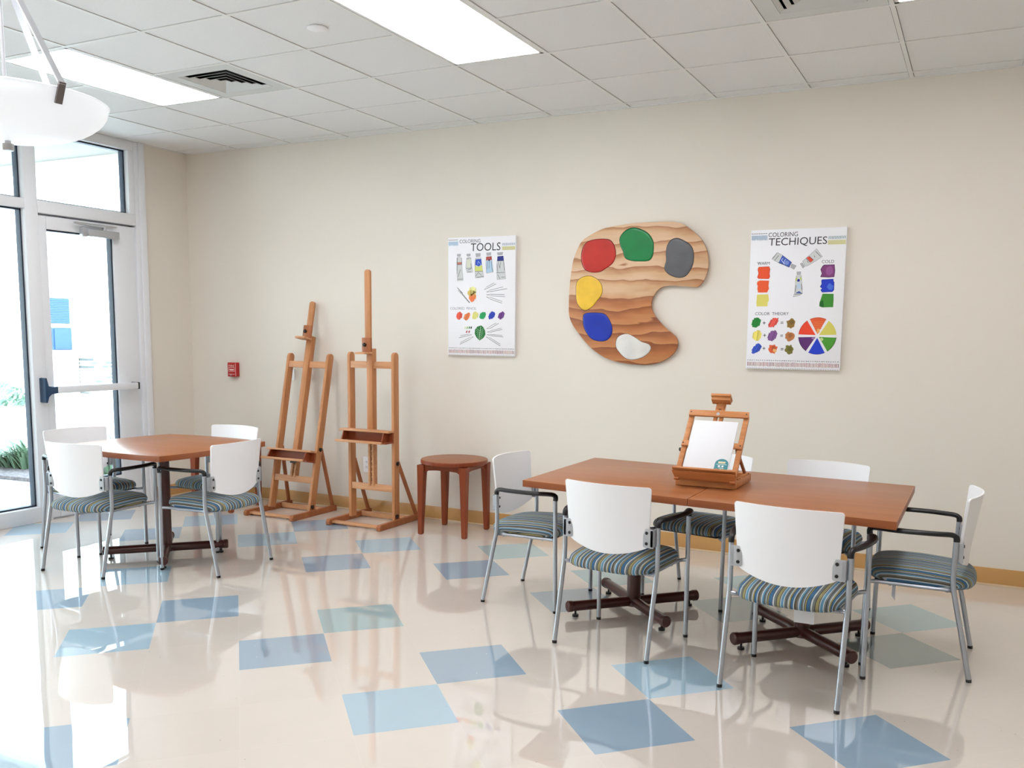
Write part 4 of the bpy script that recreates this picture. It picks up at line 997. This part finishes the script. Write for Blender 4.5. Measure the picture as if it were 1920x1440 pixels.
R1, R2, R3, K1, K2, K3 = 412, 632, 858, 250, 545, 850
for c, rgb, s_, tl, gp in ((D_(255, 410), (24, 128, 48), 1, .2, 1.1), (D_(550, 410), (222, 84, 74), 2, .5, .6), (D_(268, 632), (218, 204, 100), 4, .1, 1.2), (D_(532, 635), (130, 84, 150), 5, .3, 1.1), (D_(262, 855), (50, 84, 196), 7, .5, .7)):
    scribble(ik, c, .026, .030, rgb, s_ + 60, tl, 7, gp)
for c, rgb, s_ in ((D_(852, 420), (142, 110, 48), 3), (D_(830, 645), (184, 116, 66), 6), (D_(820, 872), (118, 112, 42), 9), (D_(540, 862), (226, 100, 56), 8)):
    ik.blob(c, .029, .031, rgb, 0, .22, 16, s_); ik.blob((c[0] + .004, c[1] + .006), .014, .016, tuple(int(v * .86) for v in rgb), 1, .25, 12, s_ + 3)
ik.blob(D_(572, 890), .012, .012, (240, 190, 120), 2, .2, seed=4)
for (x, y) in ((392, 415), (400, 628), (388, 852)):
    ik.stroke([D_(x - 22, y), D_(x + 22, y)], .0038, BK, 1); ik.stroke([D_(x, y - 24), D_(x, y + 24)], .0038, BK, 1)
for (x, y) in ((698, 412), (692, 634), (698, 866)):
    ik.stroke([D_(x - 20, y - 10), D_(x + 20, y - 12)], .0036, BK, 1); ik.stroke([D_(x - 22, y + 12), D_(x + 18, y + 10)], .0036, BK, 1)
wc = D_(1302, 640); RW = (D_(1625, 640)[0] - D_(980, 640)[0]) / 2
for k, (c, dkc) in enumerate((((212, 202, 96), None), ((226, 92, 44), (200, 60, 30)), ((232, 66, 36), (190, 40, 24)), ((92, 40, 110), (50, 20, 66)), ((22, 60, 200), (14, 40, 160)), ((72, 150, 44), (30, 90, 34)))):
    a0_ = k * 60 + 4.5; a1_ = k * 60 + 55.5; mid_ = math.radians(k * 60 + 30); ox, oz = .012 * math.cos(mid_), .012 * math.sin(mid_)
    pts = [(wc[0] + ox, wc[1] + oz)] + [(wc[0] + RW * math.cos(math.radians(a0_ + (a1_ - a0_) * q_ / 10)), wc[1] + RW * math.sin(math.radians(a0_ + (a1_ - a0_) * q_ / 10))) for q_ in range(11)]
    ik.poly(pts, c, 0)
    if dkc: ik.stroke(pts[1:], .0036, dkc, 1)
ik.blob((wc[0] + .004, wc[1] + .034), .010, .016, (236, 176, 96), 2, .2, seed=1); ik.blob((wc[0] + .028, wc[1] - .020), .010, .010, (190, 212, 140), 2, .2, seed=2); ik.blob((wc[0] - .024, wc[1] - .014), .012, .007, (160, 120, 170), 2, .2, seed=3)
for k in range(5): ik.stroke([(wc[0] - .02 - k * .002, wc[1] + .045 + k * .011), (wc[0] + .024 + k * .003, wc[1] + .048 + k * .011)], .0032, (240, 128, 70), 2)
ik.build('artwork', pr2)

# ------------------------------------------------------------------ wooden palette
def E_(x, y): return wallpoint(1040 + x / 4.8, 400 + y / 4.8, -.03)
outp = [(600, 105), (700, 90), (850, 80), (1000, 75), (1100, 80), (1160, 100), (1230, 150), (1290, 200), (1335, 260), (1370, 340), (1382, 440), (1375, 520), (1350, 590), (1310, 645), (1270, 666),
        (1200, 660), (1100, 652), (1040, 650), (970, 662), (920, 700), (880, 760), (868, 820), (880, 880), (915, 940), (980, 1015), (1050, 1075), (1095, 1120), (1106, 1180), (1085, 1240),
        (1030, 1295), (950, 1338), (860, 1360), (740, 1362), (600, 1345), (490, 1315), (400, 1268), (310, 1195), (230, 1100), (165, 1010), (130, 920), (127, 800), (135, 640), (150, 520), (170, 410), (205, 320), (250, 245), (330, 190), (430, 140), (520, 118)]
wp = [E_(*q) for q in outp]; cxp = sum(q[0] for q in wp) / len(wp); czp = sum(q[1] for q in wp) / len(wp)
def closed(pts, n=4):
    N = len(pts); out = []
    for i in range(N):
        a, b_, c, d = (Vector(pts[(i + k) % N]) for k in (-1, 0, 1, 2))
        for k in range(n):
            t_ = k / n; out.append(tuple(.5 * ((2 * b_) + (c - a) * t_ + (2 * a - 5 * b_ + 4 * c - d) * t_ * t_ + (3 * b_ - a - 3 * c + d) * t_ ** 3)))
    return out
def ply_mat():
    m, nt, p = new_mat('plywood_face'); tc = nt.nodes.new('ShaderNodeTexCoord'); mp = nt.nodes.new('ShaderNodeMapping'); nt.links.new(tc.outputs['Object'], mp.inputs[0])
    mp.inputs['Scale'].default_value = (.45, 1, 1.6)
    n1 = nt.nodes.new('ShaderNodeTexNoise'); n1.inputs['Scale'].default_value = 4.2; n1.inputs['Detail'].default_value = 3; nt.links.new(mp.outputs[0], n1.inputs['Vector'])
    s_ = nt.nodes.new('ShaderNodeSeparateXYZ'); nt.links.new(mp.outputs[0], s_.inputs[0])
    a = nt.nodes.new('ShaderNodeMath'); a.operation = 'MULTIPLY_ADD'; a.inputs[1].default_value = 2.6; nt.links.new(n1.outputs[0], a.inputs[0])
    sc_ = nt.nodes.new('ShaderNodeMath'); sc_.operation = 'MULTIPLY'; sc_.inputs[1].default_value = 6.6; nt.links.new(s_.outputs[2], sc_.inputs[0]); nt.links.new(sc_.outputs[0], a.inputs[2])
    fr = nt.nodes.new('ShaderNodeMath'); fr.operation = 'FRACT'; nt.links.new(a.outputs[0], fr.inputs[0])
    r1 = nt.nodes.new('ShaderNodeValToRGB'); e = r1.color_ramp.elements
    e[0].position = 0; e[0].color = rgba((214, 180, 146)); e[1].position = .5; e[1].color = rgba((208, 168, 130)); x = e.new(.82); x.color = rgba((184, 134, 94)); x = e.new(.95); x.color = rgba((160, 106, 66)); x = e.new(1); x.color = rgba((214, 180, 146))
    r2 = nt.nodes.new('ShaderNodeValToRGB'); e = r2.color_ramp.elements
    e[0].position = 0; e[0].color = rgba((196, 134, 84)); e[1].position = .45; e[1].color = rgba((180, 112, 64)); x = e.new(.8); x.color = rgba((152, 88, 48)); x = e.new(.95); x.color = rgba((134, 72, 38)); x = e.new(1); x.color = rgba((196, 134, 84))
    nt.links.new(fr.outputs[0], r1.inputs[0]); nt.links.new(fr.outputs[0], r2.inputs[0])
    o3 = nt.nodes.new('ShaderNodeSeparateXYZ'); nt.links.new(tc.outputs['Object'], o3.inputs[0])
    n3 = nt.nodes.new('ShaderNodeTexNoise'); n3.inputs['Scale'].default_value = 5; nt.links.new(tc.outputs['Object'], n3.inputs['Vector'])
    ad = nt.nodes.new('ShaderNodeMath'); ad.operation = 'MULTIPLY_ADD'; ad.inputs[1].default_value = .08; nt.links.new(n3.outputs[0], ad.inputs[0]); nt.links.new(o3.outputs[2], ad.inputs[2])
    st_ = nt.nodes.new('ShaderNodeMapRange'); st_.inputs[1].default_value = .025; st_.inputs[2].default_value = -.035; nt.links.new(ad.outputs[0], st_.inputs[0])
    mx_ = nt.nodes.new('ShaderNodeMix'); mx_.data_type = 'RGBA'; nt.links.new(st_.outputs[0], mx_.inputs['Factor']); nt.links.new(r1.outputs[0], mx_.inputs['A']); nt.links.new(r2.outputs[0], mx_.inputs['B'])
    n4 = nt.nodes.new('ShaderNodeTexNoise'); n4.inputs['Scale'].default_value = 40; mp2 = nt.nodes.new('ShaderNodeMapping'); mp2.inputs['Scale'].default_value = (.1, 1, 1); nt.links.new(tc.outputs['Object'], mp2.inputs[0]); nt.links.new(mp2.outputs[0], n4.inputs['Vector'])
    r4 = nt.nodes.new('ShaderNodeMapRange'); r4.inputs[3].default_value = .86; r4.inputs[4].default_value = 1.14; nt.links.new(n4.outputs[0], r4.inputs[0])
    v_ = nt.nodes.new('ShaderNodeVectorMath'); v_.operation = 'SCALE'; nt.links.new(mx_.outputs['Result'], v_.inputs[0]); nt.links.new(r4.outputs[0], v_.inputs['Scale'])
    nt.links.new(v_.outputs[0], p.inputs['Base Color']); p.inputs['Roughness'].default_value = .5; return m
pal = thing('artist_palette', 'large plywood artist palette with paint blobs hung between the two posters', 'palette', (cxp, 0, czp))
b = MB(); b.prism(closed([(x - cxp, z - czp) for x, z in wp], 3), -.030, -.012, 'y', .0015); b.build('board', ply_mat(), pal, ang=30)
b = MB(); b.box(-.2, .2, -.013, -.0005, .18, .22); b.build('hanging_cleat', M['easel2'], pal)
blobs = {'red': ([(300, 255), (390, 233), (480, 235), (520, 262), (545, 320), (548, 385), (520, 450), (460, 495), (410, 525), (340, 530), (280, 510), (250, 460), (240, 390), (255, 310)], (186, 40, 32)),
         'green': ([(590, 215), (640, 155), (710, 130), (790, 150), (850, 190), (885, 250), (890, 320), (880, 385), (845, 425), (760, 430), (690, 425), (635, 400), (615, 340), (590, 280)], (0, 122, 62)),
         'grey': ([(1050, 240), (1100, 225), (1150, 240), (1215, 280), (1245, 330), (1252, 400), (1240, 470), (1205, 535), (1165, 570), (1105, 576), (1040, 555), (1000, 520), (990, 485), (1005, 420), (1003, 360), (1015, 290)], (92, 93, 98)),
         'yellow': ([(200, 620), (250, 575), (320, 565), (380, 590), (420, 640), (430, 700), (415, 745), (380, 790), (340, 840), (285, 872), (240, 858), (200, 800), (193, 710)], (232, 188, 60)),
         'blue': ([(270, 905), (350, 895), (440, 903), (480, 940), (510, 1000), (518, 1060), (500, 1110), (460, 1145), (400, 1150), (335, 1130), (290, 1080), (262, 1020), (256, 950)], (8, 48, 168)),
         'white': ([(560, 1130), (600, 1095), (660, 1087), (720, 1115), (780, 1155), (845, 1178), (866, 1215), (840, 1260), (780, 1300), (700, 1318), (640, 1305), (590, 1260), (552, 1200)], (216, 214, 210))}
for nm, (pts, col) in blobs.items():
    w = [E_(*q) for q in pts]; cc = (sum(q[0] for q in w) / len(w), sum(q[1] for q in w) / len(w)); cur = closed([(x, z) for x, z in w], 3)
    b = MB(); v = []; f = []; n = len(cur)
    lv = [(1.0, 0), (.985, .0022), (.93, .0042), (.8, .0032), (.5, .0036), (.02, .004)]
    for s_, d in lv:
        for (x, z) in cur: v.append((cc[0] + (x - cc[0]) * s_ - cxp, -.030 - d, cc[1] + (z - cc[1]) * s_ - czp))
    for i in range(len(lv) - 1):
        for k in range(n): f.append((i * n + k, i * n + (k + 1) % n, (i + 1) * n + (k + 1) % n, (i + 1) * n + k))
    f.append([(len(lv) - 1) * n + k for k in range(n)])
    b.add(v, f, 0)
    rim = MB(); rv = []
    for s_ in (1.02, 1.0):
        for (x, z) in cur: rv.append((cc[0] + (x - cc[0]) * s_ - cxp, -.0306, cc[1] + (z - cc[1]) * s_ - czp))
    rim.add(rv, [(k, (k + 1) % n, n + (k + 1) % n, n + k) for k in range(n)])
    o = b.build('paint_blob', mat('paint_' + nm, col, .3, noise=.1, nscale=9, bump=.3, bscale=14), pal, ang=60); o['label'] = nm + ' paint blob'
    r_ = rim.build('outline', M['dark'], o, smooth=False)

# ------------------------------------------------------------------ small wall fittings
x0, z0 = wallpoint(427, 706, -.045); x1, z1 = wallpoint(442, 680, -.045)
fp = thing('fire_alarm_pull_station', 'small red fire alarm pull station on the wall above the left corner table', 'fire alarm', ((x0 + x1) / 2, 0, (z0 + z1) / 2))
hw, hh = (x1 - x0) / 2, (z1 - z0) / 2
b = MB(); b.box(-hw, hw, -.045, -.0002, -hh, hh, .004); b.build('housing', M['red'], fp)
ik = Ink(Matrix.Translation((0, -.0452, 0)))
ik.text('FIRE', -hw * .68, hw * .62, hh * .42, hh * .26, (240, 214, 210), lay=2)
W_ = (238, 200, 196)
for a0_, a1_, c0, c1 in ((-.75, .7, .33, .27), (-.75, .7, -.20, -.26), (-.75, -.68, .33, -.26), (.63, .7, .33, -.26), (-.6, .55, .08, -.02), (-.75, .7, -.62, -.68), (.88, .96, .9, -.9), (-.4, .4, -.02, -.10)):
    ik.poly([(a0_ * hw, c0 * hh), (a1_ * hw, c0 * hh), (a1_ * hw, c1 * hh), (a0_ * hw, c1 * hh)], W_, 1)
ik.build('lettering', fp)
b = MB(); b.cyl((-.1 * hw, -.046, -.78 * hh), (-.1 * hw, -.052, -.78 * hh), .006, 12); b.build('key_lock', M['steel'], fp)
x0, z0 = wallpoint(539, 712, -.008); x1, z1 = wallpoint(552, 693, -.008); cx, cz = (x0 + x1) / 2, (z0 + z1) / 2
sw = thing('wall_switch_plate', 'small white switch plate on the wall behind the leaning easel', 'switch', (cx, 0, cz))
b = MB(); b.box(x0 - cx, x1 - cx, -.008, -.0002, z0 - cz, z1 - cz, .002); b.build('plate', M['white'], sw)
b = MB(); b.lathe([(.0005, -.002), (.006, -.002), (.006, 0), (.0005, 0)], 14, mx=Matrix.Translation((-.005, -.009, .03)) @ Matrix.Rotation(PI / 2, 4, 'X')); b.build('sensor', M['darksteel'], sw)
x0, z0 = wallpoint(681, 884.5, -.006); x1, z1 = wallpoint(693, 857, -.006); x1 = x0 + .075; cx, cz = (x0 + x1) / 2, (z0 + z1) / 2
ou = thing('wall_outlet', 'white electrical outlet low on the wall behind the upright easel', 'outlet', (cx, 0, cz))
b = MB(); b.box(-.037, .037, -.006, -.0002, z0 - cz, z1 - cz, .0015); b.build('plate', M['white'], ou)
for zz in (.022, -.022):
    b = MB(); b.lathe([(.0005, -.0015), (.016, -.0015), (.017, .001), (.0005, .001)], 20, mx=Matrix.Translation((0, -.0065, zz)) @ Matrix.Rotation(PI / 2, 4, 'X')); so = b.build('socket', M['paper'], ou)
    b = MB()
    for xx in (-.006, .006): b.box(xx - .0012, xx + .0012, -.0092, -.0078, zz - .002, zz + .006)
    b.cyl((0, -.0092, zz - .008), (0, -.0078, zz - .008), .002, 8); b.build('slots', M['dark'], so, smooth=False)

# ------------------------------------------------------------------ light
wd = bpy.data.worlds.new('sky'); sc.world = wd; wd.use_nodes = True
bg = wd.node_tree.nodes['Background']; bg.inputs[0].default_value = (.74, .93, 1.10, 1); bg.inputs[1].default_value = 6.5
sun = bpy.data.lights.new('sun', 'SUN'); sun.energy = 6; sun.angle = math.radians(.6); sun.color = (1, .96, .9)
so_ = bpy.data.objects.new('sun', sun); COL.objects.link(so_); so_.rotation_euler = (math.radians(10), math.radians(42), 0)
# daylight entering by the glazing is sampled through portals
for (y0, y1, z0, z1) in ((-1.5, -.62, .1, 3.0), (-3.24, -1.61, .1, 3.0), (GY + .09, -3.35, .1, 3.0)):
    pl__ = bpy.data.lights.new('daylight_portal', 'AREA'); pl__.shape = 'RECTANGLE'; pl__.size = z1 - z0; pl__.size_y = y1 - y0; pl__.cycles.is_portal = True
    o = bpy.data.objects.new('daylight_portal', pl__); COL.objects.link(o); o.location = (-.12, (y0 + y1) / 2, (z0 + z1) / 2); o.rotation_euler = (0, -PI / 2, 0)
sc.view_settings.view_transform = 'Standard'; sc.view_settings.look = 'None'; sc.view_settings.exposure = .40; sc.view_settings.gamma = 1
sc.view_settings.use_curve_mapping = False
sc.cycles.max_bounces = 10; sc.cycles.diffuse_bounces = 6; sc.cycles.glossy_bounces = 5; sc.cycles.transparent_max_bounces = 16
sc.cycles.sample_clamp_indirect = 8; sc.cycles.use_denoising = True
